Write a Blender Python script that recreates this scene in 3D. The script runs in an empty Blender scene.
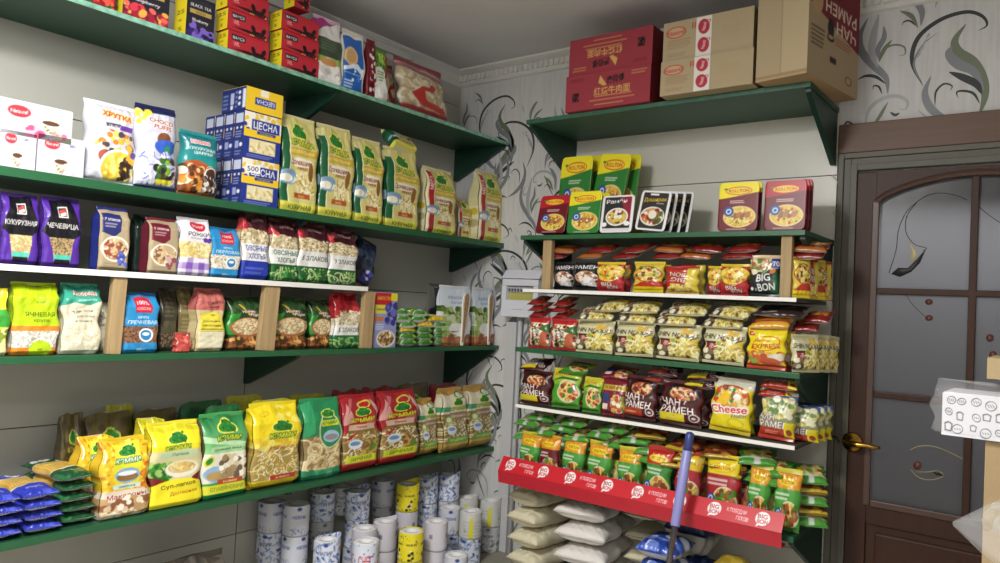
import bpy, math, random
import numpy as np
from mathutils import Vector, Matrix
random.seed(7)
S = bpy.context.scene
COL = S.collection
PI = math.pi

# ------------------------------------------------------------------ camera model (solved from the shelf lines)
FPX = 744.95
CAM = np.array([2.65, -3.0, 1.45])
_yaw, _pit, _rol = .658387, .02911961, .0497512
_F = np.array([-math.sin(_yaw)*math.cos(_pit), math.cos(_yaw)*math.cos(_pit), math.sin(_pit)])
_r = np.array([math.cos(_yaw), math.sin(_yaw), 0.])
_u = np.cross(_r, _F)
RT = math.cos(_rol)*_r + math.sin(_rol)*_u
UP = math.cos(_rol)*_u - math.sin(_rol)*_r
def ray(px, py): return _F + (px-500)/FPX*RT - (py-281.5)/FPX*UP
def P(px, py, ax, val):
    """point where the sight line meets the plane axis=val"""
    d = ray(px, py); return CAM + (val-CAM[ax])/d[ax]*d
def proj(p):
    v = np.asarray(p, float)-CAM; q = v@_F
    return 500+FPX*(v@RT)/q, 281.5-FPX*(v@UP)/q
def along(px, ax, fixed):
    """coordinate along axis ax (0/1) of the point on a horizontal edge seen in column px; fixed = dict of the other two"""
    g = lambda t: proj([fixed.get(0, t), fixed.get(1, t), fixed[2]])[0]-px
    lo, hi = (-.6, 3.0) if ax == 0 else (-2.9, 1.2)
    for _ in range(50):
        m = (lo+hi)/2
        if g(m) > 0: hi = m
        else: lo = m
    return (lo+hi)/2
cd = bpy.data.cameras.new('camera'); cam = bpy.data.objects.new('camera', cd); COL.objects.link(cam)
M = Matrix(((RT[0], UP[0], -_F[0], CAM[0]), (RT[1], UP[1], -_F[1], CAM[1]), (RT[2], UP[2], -_F[2], CAM[2]), (0, 0, 0, 1)))
cam.matrix_world = M; cd.sensor_width = 36; cd.lens = FPX/1000*36; cd.clip_start = .02
S.camera = cam
S.view_settings.view_transform = 'Standard'; S.view_settings.look = 'None'
S.view_settings.gamma = 1; S.view_settings.use_curve_mapping = False

# ------------------------------------------------------------------ colours and materials
def srgb(c):
    if isinstance(c, str): c = c.lstrip('#'); return np.array([int(c[i:i+2], 16) for i in (0, 2, 4)])/255.
    return np.array(c, float)/255.
def lin(a): a = np.clip(a, 0, 1); return np.where(a <= .04045, a/12.92, ((a+.055)/1.055)**2.4)
def hexrgba(c): return (*lin(srgb(c)), 1)
_m = {}
def mat(c, rough=.5, metal=0., spec=.5, trans=0., alpha=1., bump=0., bscale=40., var=0., vscale=(6, 6, 6), emit=0.):
    k = (c, rough, metal, spec, trans, alpha, bump, bscale, var, vscale, emit)
    if k in _m: return _m[k]
    m = bpy.data.materials.new('surface'); m.use_nodes = True; nt = m.node_tree; b = nt.nodes['Principled BSDF']
    b.inputs['Base Color'].default_value = hexrgba(c); b.inputs['Roughness'].default_value = rough
    b.inputs['Metallic'].default_value = metal; b.inputs['Specular IOR Level'].default_value = spec
    b.inputs['Transmission Weight'].default_value = trans; b.inputs['Alpha'].default_value = alpha
    tc = nt.nodes.new('ShaderNodeTexCoord')
    if var or bump:
        mp = nt.nodes.new('ShaderNodeMapping'); mp.inputs['Scale'].default_value = vscale
        nt.links.new(tc.outputs['Object'], mp.inputs['Vector'])
    if var:
        n = nt.nodes.new('ShaderNodeTexNoise'); n.inputs['Scale'].default_value = 1; n.inputs['Detail'].default_value = 4
        nt.links.new(mp.outputs['Vector'], n.inputs['Vector'])
        r = nt.nodes.new('ShaderNodeMapRange'); r.inputs['From Min'].default_value = .3; r.inputs['From Max'].default_value = .7
        r.inputs['To Min'].default_value = 1-var; r.inputs['To Max'].default_value = 1+var
        x = nt.nodes.new('ShaderNodeMix'); x.data_type = 'RGBA'; x.blend_type = 'MULTIPLY'; x.inputs[0].default_value = 1
        x.inputs[6].default_value = hexrgba(c)
        nt.links.new(n.outputs['Fac'], r.inputs['Value']); nt.links.new(r.outputs['Result'], x.inputs[7]); nt.links.new(x.outputs[2], b.inputs['Base Color'])
    if bump:
        n2 = nt.nodes.new('ShaderNodeTexNoise'); n2.inputs['Scale'].default_value = bscale; n2.inputs['Detail'].default_value = 3
        bp = nt.nodes.new('ShaderNodeBump'); bp.inputs['Strength'].default_value = bump; bp.inputs['Distance'].default_value = .01
        nt.links.new(tc.outputs['Object'], n2.inputs['Vector']); nt.links.new(n2.outputs['Fac'], bp.inputs['Height']); nt.links.new(bp.outputs['Normal'], b.inputs['Normal'])
    _m[k] = m; return m
def printed(rough, spec=.5, coat=0.):
    k = ('print', rough, spec, coat)
    if k in _m: return _m[k]
    m = bpy.data.materials.new('printed'); m.use_nodes = True; nt = m.node_tree; b = nt.nodes['Principled BSDF']
    a = nt.nodes.new('ShaderNodeAttribute'); a.attribute_name = 'ink'
    nt.links.new(a.outputs['Color'], b.inputs['Base Color'])
    b.inputs['Roughness'].default_value = rough; b.inputs['Specular IOR Level'].default_value = spec; b.inputs['Coat Weight'].default_value = coat
    b.inputs['Coat Roughness'].default_value = .15
    _m[k] = m; return m
FILM = printed(.30, .5, .15); CARD = printed(.55, .35); PAPER = printed(.75, .25)

# ------------------------------------------------------------------ objects
def tag(o, label=None, cat=None, group=None, kind=None):
    if label: o['label'] = label
    if cat: o['category'] = cat
    if group: o['group'] = group
    if kind: o['kind'] = kind
    return o
def link(name, me, parent=None, m=None):
    o = bpy.data.objects.new(name, me); COL.objects.link(o)
    if parent: o.parent = parent
    if m is not None: me.materials.append(m)
    return o
def empty(name, loc, rot=(0, 0, 0)):
    o = bpy.data.objects.new(name, None); COL.objects.link(o); o.location = loc; o.rotation_euler = rot; o.empty_display_size = .03; return o
class MB:
    """collects shapes into one mesh"""
    def __init__(s): s.v = []; s.f = []; s.mi = []
    def add(s, vs, fs, mi=0):
        n = len(s.v); s.v += [tuple(map(float, p)) for p in vs]; s.f += [tuple(i+n for i in f) for f in fs]; s.mi += [mi]*len(fs); return s
    def box(s, x0, x1, y0, y1, z0, z1, mi=0, bev=0.):
        if bev <= 0:
            vs = [(x, y, z) for z in (z0, z1) for y in (y0, y1) for x in (x0, x1)]
            return s.add(vs, [(0, 2, 3, 1), (4, 5, 7, 6), (0, 1, 5, 4), (2, 6, 7, 3), (0, 4, 6, 2), (1, 3, 7, 5)], mi)
        b = bev; c = ((x0+x1)/2, (y0+y1)/2, (z0+z1)/2); hs = ((x1-x0)/2, (y1-y0)/2, (z1-z0)/2)
        import bmesh
        bm = bmesh.new(); bmesh.ops.create_cube(bm, size=2)
        for v in bm.verts: v.co = Vector([v.co[i]*hs[i]+c[i] for i in range(3)])
        bmesh.ops.bevel(bm, geom=bm.edges[:], offset=b, segments=2, affect='EDGES', profile=.6)
        bm.verts.index_update(); s.add([v.co for v in bm.verts], [[v.index for v in f.verts] for f in bm.faces], mi); bm.free(); return s
    def prism(s, poly, axis, a, b, mi=0):
        """extrude a polygon of 2-D points along axis from a to b"""
        n = len(poly)
        def mk(p, t):
            q = list(p); q.insert(axis, t); return q
        vs = [mk(p, a) for p in poly]+[mk(p, b) for p in poly]
        fs = [tuple(range(n))[::-1], tuple(range(n, 2*n))]+[(i, (i+1) % n, (i+1) % n+n, i+n) for i in range(n)]
        return s.add(vs, fs, mi)
    def tube(s, pts, rad, n=10, mi=0, cap=True):
        pts = [Vector(p) for p in pts]; rs = rad if isinstance(rad, (list, tuple)) else [rad]*len(pts)
        base = len(s.v); vs = []
        for i, p in enumerate(pts):
            d = (pts[min(i+1, len(pts)-1)]-pts[max(i-1, 0)]).normalized()
            a = d.cross(Vector((0, 0, 1)) if abs(d.z) < .9 else Vector((1, 0, 0))).normalized(); b = d.cross(a)
            vs += [p+rs[i]*(math.cos(2*PI*k/n)*a+math.sin(2*PI*k/n)*b) for k in range(n)]
        fs = [(i*n+k, i*n+(k+1) % n, (i+1)*n+(k+1) % n, (i+1)*n+k) for i in range(len(pts)-1) for k in range(n)]
        if cap: fs += [tuple(range(n))[::-1], tuple(range((len(pts)-1)*n, len(pts)*n))]
        return s.add(vs, fs, mi)
    def lathe(s, prof, c, n=24, mi=0, axis=2):
        vs = []
        for r_, z in prof:
            for k in range(n):
                q = [r_*math.cos(2*PI*k/n), r_*math.sin(2*PI*k/n)]; q.insert(axis, z); vs.append([q[i]+c[i] for i in range(3)])
        fs = [(i*n+k, i*n+(k+1) % n, (i+1)*n+(k+1) % n, (i+1)*n+k) for i in range(len(prof)-1) for k in range(n)]
        fs += [tuple(range(n))[::-1], tuple(range((len(prof)-1)*n, len(prof)*n))]
        return s.add(vs, fs, mi)
    def build(s, name, mats, parent=None, smooth=False, loc=None):
        import bmesh
        me = bpy.data.meshes.new(name); me.from_pydata(s.v, [], s.f)
        bm = bmesh.new(); bm.from_mesh(me); bmesh.ops.recalc_face_normals(bm, faces=bm.faces); bm.to_mesh(me); bm.free()
        for m in (mats if isinstance(mats, (list, tuple)) else [mats]): me.materials.append(m)
        me.polygons.foreach_set('material_index', s.mi); me.polygons.foreach_set('use_smooth', [smooth]*len(s.f)); me.update()
        o = link(name, me, parent)
        if loc is not None: o.location = loc
        return o
def struct(o): o['kind'] = 'structure'; return o

# ------------------------------------------------------------------ printed artwork, kept as colours on a fine mesh
K = 3
_gl = {}
def glyphs(s, bold):
    k = (s, bold)
    if k not in _gl:
        cu = bpy.data.curves.new('t', 'FONT'); cu.body = s; cu.offset = .015 if bold else .004; cu.resolution_u = 3
        ob = bpy.data.objects.new('t', cu); COL.objects.link(ob); bpy.context.view_layer.update()
        ev = ob.evaluated_get(bpy.context.evaluated_depsgraph_get()); me = ev.to_mesh(); me.calc_loop_triangles()
        co = np.array([v.co[:2] for v in me.vertices]).reshape(-1, 2); tr = np.array([t.vertices[:] for t in me.loop_triangles]).reshape(-1, 3)
        ev.to_mesh_clear(); bpy.data.objects.remove(ob); bpy.data.curves.remove(cu)
        if len(co): co[:, 0] -= co[:, 0].min()
        _gl[k] = (co, tr)
    return _gl[k]
class Cv:
    def __init__(s, w, h, base, nu=56, nv=None):
        s.w, s.h = w, h; s.asp = h/w; s.nu = nu; s.nv = nv or max(8, round(nu*h/w)); s.base = base
        s.W, s.H = s.nu*K, s.nv*K
        s.a = np.empty((s.H, s.W, 3)); s.a[:] = srgb(base)
        s.U, s.V = np.meshgrid((np.arange(s.W)+.5)/s.W, (np.arange(s.H)+.5)/s.H)
    def win(s, u0, v0, u1, v1):
        return (slice(max(0, int(v0*s.H)-1), max(0, min(s.H, int(v1*s.H)+2))), slice(max(0, int(u0*s.W)-1), max(0, min(s.W, int(u1*s.W)+2))))
    def fill(s, m, c, al=1., wn=None):
        t = s.a if wn is None else s.a[wn]
        k = (m*al)[..., None]; t[:] = t*(1-k)+srgb(c)*k; return s
    def rect(s, u0, v0, u1, v1, c, al=1.): return s.fill(((s.U >= u0) & (s.U < u1) & (s.V >= v0) & (s.V < v1)).astype(float), c, al)
    def em(s, u, v, ru, rv=None, ang=0):
        rv = rv or ru/s.asp; R_ = max(ru, rv*s.asp); wn = s.win(u-R_, v-R_/s.asp, u+R_, v+R_/s.asp)
        x = s.U[wn]-u; y = (s.V[wn]-v)*s.asp; ca, sa = math.cos(ang), math.sin(ang)
        return (((x*ca+y*sa)/ru)**2+((y*ca-x*sa)/(rv*s.asp))**2 < 1).astype(float), wn
    def ell(s, u, v, ru, rv=None, c='#ffffff', ang=0, al=1.): m, wn = s.em(u, v, ru, rv, ang); return s.fill(m, c, al, wn)
    def pm(s, pts):
        ins = np.zeros(s.U.shape, bool); n = len(pts)
        for i in range(n):
            (x0, y0), (x1, y1) = pts[i], pts[(i+1) % n]
            if y0 == y1: continue
            ins ^= ((y0 > s.V) != (y1 > s.V)) & (s.U < (x1-x0)*(s.V-y0)/(y1-y0)+x0)
        return ins.astype(float)
    def poly(s, pts, c, al=1.): return s.fill(s.pm(pts), c, al)
    def grad(s, v0, v1, c0, c1):
        m = (s.V >= v0) & (s.V < v1); t = ((s.V-v0)/(v1-v0))[..., None]; g = srgb(c0)*(1-t)+srgb(c1)*t
        s.a[m] = g[m]; return s
    def check(s, u0, v0, u1, v1, c0, c1, n):
        s.rect(u0, v0, u1, v1, c0); m = (s.U >= u0) & (s.U < u1) & (s.V >= v0) & (s.V < v1)
        a = (np.floor(s.U*n) % 2); b = (np.floor(s.V*s.asp*n) % 2); return s.fill(m*(a+b)/2, c1)
    def specks(s, box, pal, n, r, seed=1, el=1., clip=None, jit=.4):
        rg = random.Random(seed); u0, v0, u1, v1 = box
        for _ in range(n):
            u, v = rg.uniform(u0, u1), rg.uniform(v0, v1)
            if clip and ((u-clip[0])/clip[2])**2+((v-clip[1])/clip[3])**2 > 1: continue
            k = r*rg.uniform(1-jit, 1+jit); s.ell(u, v, k, k/s.asp*el, rg.choice(pal), rg.uniform(0, PI))
        return s
    def noodles(s, box, pal, n, R_, wd, seed=1, clip=None):
        rg = random.Random(seed); u0, v0, u1, v1 = box
        for _ in range(n):
            cu, cv_ = rg.uniform(u0, u1), rg.uniform(v0, v1); a0 = rg.uniform(0, 2*PI); da = rg.uniform(1, 2.6); rr = R_*rg.uniform(.5, 1.3); c = rg.choice(pal)
            for k in range(12):
                a = a0+da*k/11; u, v = cu+rr*math.cos(a), cv_+rr*math.sin(a)/s.asp
                if not (u0 <= u <= u1 and v0 <= v <= v1): continue
                if clip and ((u-clip[0])/clip[2])**2+((v-clip[1])/clip[3])**2 > 1: continue
                s.ell(u, v, wd, None, c)
        return s
    def bowl(s, u, v, ru, rv, rim='#f4efe2', base='#d8b24a', pal=('#f0d77a', '#e8c860', '#c99a3a'), top=('#4f8a2c', '#b5532a', '#e9e2c8'), seed=1, nt=14):
        s.ell(u, v, ru, rv, rim); a, b = ru*.88, rv*.86; s.ell(u, v, a, b, base)
        s.noodles((u-a, v-b, u+a, v+b), pal, 34, a*.35, a*.06, seed, (u, v, a, b))
        return s.specks((u-a*.8, v-b*.8, u+a*.8, v+b*.8), top, nt, a*.2, seed+5, .6, (u, v, a*.9, b*.9))
    def text(s, t, u, v, size, c, wmax=None, bold=True, ang=0., out=None, ow=.012, shear=0.):
        """size = cap height as a fraction of the canvas height, centred on (u, v)"""
        co, tr = glyphs(t, bold)
        if not len(tr): return s
        cap = .72; k = size*s.H/cap; wd = co[:, 0].max()
        kx = k if wmax is None else min(k*1.25, wmax*s.W/wd)
        x = (co[:, 0]-wd/2)*kx; y = (co[:, 1]-cap/2)*k; x = x+shear*y
        ca, sa = math.cos(ang), math.sin(ang); X = u*s.W+x*ca-y*sa; Y = v*s.H+x*sa+y*ca
        mk = np.zeros((s.H, s.W), bool)
        for i, j, l in tr:
            x0, x1, x2 = X[i], X[j], X[l]; y0, y1, y2 = Y[i], Y[j], Y[l]
            a0, a1 = max(0, int(min(x0, x1, x2))), min(s.W, int(max(x0, x1, x2))+2); b0, b1 = max(0, int(min(y0, y1, y2))), min(s.H, int(max(y0, y1, y2))+2)
            if a0 >= a1 or b0 >= b1: continue
            xx = np.arange(a0, a1)[None]+.5; yy = np.arange(b0, b1)[:, None]+.5
            d = (x1-x0)*(y2-y0)-(x2-x0)*(y1-y0)
            if abs(d) < 1e-9: continue
            p = ((x1-xx)*(y2-yy)-(x2-xx)*(y1-yy))/d; q = ((x2-xx)*(y0-yy)-(x0-xx)*(y2-yy))/d
            mk[b0:b1, a0:a1] |= (p >= -.01) & (q >= -.01) & (p+q <= 1.01)
        if out is not None:
            o = mk.copy(); n = max(1, round(ow*s.W))
            for dx in range(-n, n+1):
                for dy in range(-n, n+1):
                    if dx*dx+dy*dy <= n*n+1: o |= np.roll(np.roll(mk, dx, 1), dy, 0)
            s.fill(o.astype(float), out)
        return s.fill(mk.astype(float), c)
    def lines(s, u0, u1, v0, v1, n, c, al=.8, seed=3):
        rg = random.Random(seed)
        for i in range(n):
            v = v0+(v1-v0)*(i+.5)/n; hh = (v1-v0)/n*.28; s.rect(u0, v-hh, u0+(u1-u0)*rg.uniform(.7, 1), v+hh, c, al)
        return s
    def out(s): return s.a.reshape(s.nv, K, s.nu, K, 3).mean((1, 3))

def ink(me, rgb):
    a = me.attributes.new('ink', 'FLOAT_COLOR', 'POINT'); d = np.ones((len(rgb), 4), np.float32); d[:, :3] = lin(rgb); a.data.foreach_set('color', d.ravel())
def grid_mesh(name, Vx, C, closed, caps=(), capcol=None, mt=None, smooth=True):
    """Vx (nv, N, 3) rings of points with colours C; closed rings, optional flat caps"""
    nv, N = Vx.shape[:2]; idx = np.arange(nv*N).reshape(nv, N)
    nx = np.roll(idx, -1, 1) if closed else idx[:, 1:]
    cu = idx if closed else idx[:, :-1]
    q = np.stack([cu[:-1], nx[:-1], nx[1:], cu[1:]], -1).reshape(-1, 4)
    verts = Vx.reshape(-1, 3); cols = C.reshape(-1, 3); faces = q.tolist()
    n0 = len(verts); ex = []; ec = []
    for which in caps:
        r_ = 0 if which == 'b' else nv-1
        ring = list(range(n0+len(ex), n0+len(ex)+N)); ex += list(Vx[r_]); ec += [srgb(capcol) if capcol is not None else c for c in C[r_]]
        faces.append(ring[::-1] if which == 'b' else ring)
    if ex: verts = np.vstack([verts, ex]); cols = np.vstack([cols, ec])
    me = bpy.data.meshes.new(name); me.from_pydata(verts.tolist(), [], faces)
    sm = np.full(len(faces), smooth); sm[len(q):] = False
    me.polygons.foreach_set('use_smooth', sm); ink(me, cols); me.materials.append(mt or FILM); me.update(); return me
def wob(x, z, seed, f0, n=6):
    rg = random.Random(seed); o = 0
    for _ in range(n):
        a = rg.uniform(0, 2*PI); f = f0*rg.uniform(.6, 2.4); o = o+np.abs(np.sin(f*(x*math.cos(a)+z*math.sin(a))+rg.uniform(0, 6)))-.6
    return o/n
def shell(name, cv, w, h, t, kind, side=None, back='#c8c4bc', cap=None, seed=1, crum=1., v0=.62, mt=None, rcorner=.2, ns=8, inset=1., pleat=1., plump=.45):
    """closed package body: the front carries the artwork. local axes: x width, -y front, z up, base at z=0"""
    nu, nv = cv.nu, cv.nv; v = np.linspace(0, 1, nv)
    for q in (side if isinstance(side, tuple) else (side,)):
        if isinstance(q, Cv): ns = q.nu
    if kind == 'pillow':
        sx = np.linspace(-1, 1, nu); sy = -(1-np.abs(sx)**3.2)**.5; reg = [0]*nu
        bx = np.cos(np.linspace(0, PI, 12)[1:-1]); sx = np.r_[sx, bx]; sy = np.r_[sy, (1-np.abs(bx)**3.2)**.5]; reg += [2]*10; lu = np.zeros(nu+10)
    else:
        r = .03 if kind in ('box',) else (.1 if kind == 'tray' else rcorner)
        f = np.linspace(-1, 1, nu); e = np.clip((1-np.abs(f))/r, 0, 1); fy = -1+r*(1-np.sqrt(np.clip(1-(1-e)**2, 0, 1)))*1.6*(0 if kind == 'box' else 1)
        g = np.linspace(-1, 1, ns+2)[1:-1] if kind != 'box' else np.linspace(-1, 1, ns)
        bk = np.linspace(1, -1, 8)[1:-1] if kind != 'box' else np.linspace(1, -1, 4)
        sx = np.r_[f, np.ones(len(g)), bk, -np.ones(len(g))]; sy = np.r_[fy, g, np.ones(len(bk)), -g]
        if kind != 'box': sx = sx*np.where(np.abs(sy) > .82, 1-.05*((np.abs(sy)-.82)/.18)**2, 1)
        if inset != 1: sx = sx*(1-(1-inset)*(sy+1)/2)
        reg = [0]*nu+[1]*len(g)+[2]*len(bk)+[3]*len(g)
    reg = np.array(reg); N = len(reg); one = np.ones(nv)
    if kind == 'pillow':
        p = 1-np.abs(2*v-1)**2.4; b = t/2*(.07+.93*np.clip(p, 0, 1)**plump); a = w/2*(1-.055*np.clip(p, 0, 1)**.7)
    elif kind == 'brick':
        s_ = np.clip((v-v0)/(1-v0), 0, 1); b = t/2*np.minimum(1, .72+v*5)*(1-.93*s_**1.25); a = w/2*np.minimum(1, .95+v*1.2)*(1-.05*np.sin(np.clip(s_*1.25, 0, 1)*PI)-.03*np.sin(v*7+seed)**2)
    elif kind == 'doy':
        b = t/2*np.minimum(1, .8+v*3)*(.05+.95*np.clip(1-v, 0, 1)**.75); a = w/2*(.95+.05*v)
    elif kind == 'tray':
        rr = .16*w/h; e = np.minimum(1, np.minimum(v, 1-v)/rr); a = w/2-(1-np.sqrt(np.clip(1-(1-e)**2, 0, 1)))*.16*w*.5; b = t/2*one
    else: a = w/2*one; b = t/2*one
    X = np.outer(a, sx); Y = np.outer(b, sy); Z = np.outer(v*h, np.ones(N))
    if kind in ('pillow', 'brick', 'doy') and crum > 0:
        top = np.clip((v-.5)*2, 0, 1)**1.5 if kind != 'pillow' else np.abs(2*v-1)**2
        pl = (np.sin(X*(2*PI/.029)+seed*1.7+4*np.sin(Z*22+seed)+2*np.sin(X*37+seed))*.0008+np.sin(X*(2*PI/.012)+seed+5*np.sin(Z*40))*.0003)*(.08+top[:, None]**2)*pleat
        d = (.0050*wob(X, Z, seed, 62)*(.5+.8*top[:, None])+.0062*wob(X, Z, seed+9, 26, 4))*crum
        amp = np.clip(np.outer(b/(t/2), np.ones(N))*1.5, .12, 1)
        Y = Y+np.where(sy < 0, -1, 1)*(d*amp+pl*crum)*np.clip(1.15-np.abs(sx)**6, .15, 1)
        X = X+np.outer(.0042*wob(v*h, v*0, seed+3, 60)+.0028*np.sin(v*9+seed), np.ones(N))*crum*(.3 if kind == 'pillow' else .7)+np.outer(.004*np.sin(v*13+seed*2)*np.sin(v*PI), sx)*crum
        Z = Z+np.outer(v**6, .004*np.sin(sx*5+seed))*crum*(0 if kind == 'pillow' else 1)
    fr = cv.out(); C = np.empty((nv, N, 3)); C[:, reg == 0] = fr
    if isinstance(side, Cv): sd = side.out(); C[:, reg == 1] = sd; C[:, reg == 3] = sd
    elif isinstance(side, tuple): C[:, reg == 3] = side[0].out() if isinstance(side[0], Cv) else srgb(side[0]); C[:, reg == 1] = side[1].out() if isinstance(side[1], Cv) else srgb(side[1])
    elif side: C[:, reg == 1] = srgb(side); C[:, reg == 3] = srgb(side)
    else: C[:, reg == 1] = fr[:, -1:, :]; C[:, reg == 3] = fr[:, :1, :]
    if back == 'front': C[:, reg == 2] = fr[:, np.linspace(nu-1, 0, (reg == 2).sum()).astype(int)]
    else: C[:, reg == 2] = srgb(back)
    return grid_mesh(name, np.stack([X, Y, Z], -1), C, True, ('b', 't'), cap, mt or (CARD if kind in ('box', 'tray') else FILM), kind not in ('box',))
def strip(name, w, hs, c, seed=0, mt=None, th=.0016):
    """crimped heat-seal strip, closed thin solid standing on z=0"""
    n = max(12, int(w/.004)); x = np.linspace(-w/2, w/2, n); y = .0011*np.where(np.arange(n) % 2, 1, -1); z = np.linspace(0, hs, 4)
    zz = (1+.12*np.sin(x*60+seed)*.5)
    fx = np.r_[x, x[::-1]]; fy = np.r_[y-th/2, (y+th/2)[::-1]]; fz = np.r_[zz, zz[::-1]]
    Vx = np.stack([np.tile(fx, (4, 1)), fy[None]+np.outer(np.sin(np.linspace(0, 1.5, 4))*.003, np.sin(fx*35+seed)), np.outer(z, fz)], -1)
    C = np.tile(srgb(c), (4, len(fx), 1)).astype(float); C[1] *= .93
    return grid_mesh(name, Vx, C, True, ('b', 't'), None, mt or FILM, True)

# ------------------------------------------------------------------ kinds of package
class Pack:
    def __init__(s, name, cat, w, h, t): s.name, s.cat, s.w, s.h, s.t = name, cat, w, h, t; s.parts = []
    def part(s, n, me, loc=(0, 0, 0), rot=(0, 0, 0), label=None, sub=None): s.parts.append((n, me, loc, rot, label, sub)); return s
def put(d, loc, rz, label, group=None, sc=(1, 1, 1), lean=0., tilt=0., parts=True, cat=None):
    if parts and len(d.parts) > 1:
        r_ = empty(d.name, loc, (lean, tilt, rz)); made = []
        for n, me, l, ro, lb, sub in d.parts:
            o = link(n, me, r_ if sub is None else made[sub]); o.location = l; o.rotation_euler = ro; made.append(o)
            if lb: o['label'] = lb
    else:
        r_ = link(d.name, d.parts[0][1]); r_.location = Vector(loc); r_.rotation_euler = (lean, tilt, rz)
    r_.scale = sc
    return tag(r_, label, cat or d.cat, group)
def bagpack(name, cat, cv, t, kind, seal=None, bseal=None, hs=.010, **kw):
    w, h = cv.w, cv.h; d = Pack(name, cat, w, h, t); bz = hs if bseal else 0
    d.part('body', shell('body', cv, w, h-(hs if seal else 0)-bz, t, kind, **kw), (0, 0, bz))
    sw = w*(.985 if kind != 'tray' else 1); sd = kw.get('seed', 1)
    if seal: d.part('top_seal', strip('top_seal', sw, hs+.002, seal, sd), (0, 0, h-hs-.001))
    if bseal: d.part('bottom_seal', strip('bottom_seal', sw, hs+.001, bseal, sd+4), (0, 0, 0))
    return d
ZS = dict(L1=2.272, L2=1.755, L3=1.490, L4=1.236, L5=.727, R1=2.253, R2=1.748, R3=1.518, R4=1.265, R5=1.020, R6=.720)
def onL(d, sh, a, b, top, xf, label, group=None, lean=0., tilt=0., dz=0., rz=0., parts=True, st=1., hh=None, cat=None, z=None):
    """stand a package on a left-wall shelf, its front at x=xf, between columns a and b, reaching row top"""
    z0 = (ZS[sh] if z is None else z)+.0008+dz; y0 = along(a, 1, {0: xf, 2: z0}); y1 = along(b, 1, {0: xf, 2: z0}); ym = (y0+y1)/2
    lean_ = -lean
    if hh is None:
        d_ = ray((a+b)/2, top); n = np.array([math.cos(lean), 0, math.sin(lean)]); tt = ((np.array([xf, 0, z0])-CAM)@n)/(d_@n); q = CAM+tt*d_
        hh = math.hypot(q[2]-z0, q[0]-xf)
    s = ((y1-y0)/d.w, st, hh/d.h); ht = d.t/2*st
    cx = xf-ht*math.cos(lean); cz = z0+ht*math.sin(lean)+abs(math.sin(tilt))*(y1-y0)/2
    return put(d, (cx, ym, cz), PI/2+rz, label, group, s, lean_, tilt, parts, cat)
def onR(d, sh, a, b, top, yf, label, group=None, lean=0., tilt=0., dz=0., rz=0., parts=True, st=1., hh=None, cat=None, z=None):
    z0 = (ZS[sh] if z is None else z)+.0008+dz; x0 = along(a, 0, {1: yf, 2: z0}); x1 = along(b, 0, {1: yf, 2: z0}); xm = (x0+x1)/2
    if hh is None:
        d_ = ray((a+b)/2, top); n = np.array([0, -math.cos(lean), math.sin(lean)]); tt = ((np.array([0, yf, z0])-CAM)@n)/(d_@n); q = CAM+tt*d_
        hh = math.hypot(q[2]-z0, q[1]-yf)
    s = ((x1-x0)/d.w, st, hh/d.h); ht = d.t/2*st
    return put(d, (xm, yf+ht*math.cos(lean), z0+ht*math.sin(lean)+abs(math.sin(tilt))*(x1-x0)/2), rz, label, group, s, -lean, tilt, parts, cat)
# ------------------------------------------------------------------ the room
XR, YB, ZC = 4.0, -4.6, 2.685
PANEL = mat('#b2b2a8', .42, spec=.4, var=.03, vscale=(2, 2, 2))
PANELW = mat('#d3d0c4', .35, spec=.45, var=.03, vscale=(2, 2, 2))
SEAM = mat('#4a483f', .8)
CEIL = mat('#cfcecf', .8, var=.02)
WHITE = mat('#e4e3df', .45); WHITELIP = mat('#eceae4', .3)
WALLP = mat('#cbcac8', .7, bump=.15, bscale=60, var=.07, vscale=(60, 60, 5))
struct(MB().box(-.3, XR+.1, YB-.1, .1, -.08, 0).build('floor', mat('#c2bbb0', .5, var=.1)))
struct(MB().box(-.3, XR+.1, YB-.1, .1, ZC, ZC+.08).build('ceiling', CEIL))
struct(MB().box(XR, XR+.1, YB, .1, 0, ZC).build('wall_right', mat('#c6c6c4', .8)))
struct(MB().box(-.1, XR, YB-.1, YB, 0, ZC).build('wall_front', mat('#c6c6c4', .8)))
# left wall: broad plastic panels with dark joints
w = MB(); zs = [0, .472, .978, 1.484, 1.99, 2.496, ZC]; ys = [YB, -2.86, -1.225, .0]
for i in range(6):
    for j in range(3):
        w.box(-.012, 0, ys[j]+.0022, ys[j+1]-.0022, zs[i]+.0018, zs[i+1]-.0018, 0)
w.box(-.1, -.004, YB, .1, 0, ZC, 1)
struct(w.build('wall_left', [PANEL, SEAM]))

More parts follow.
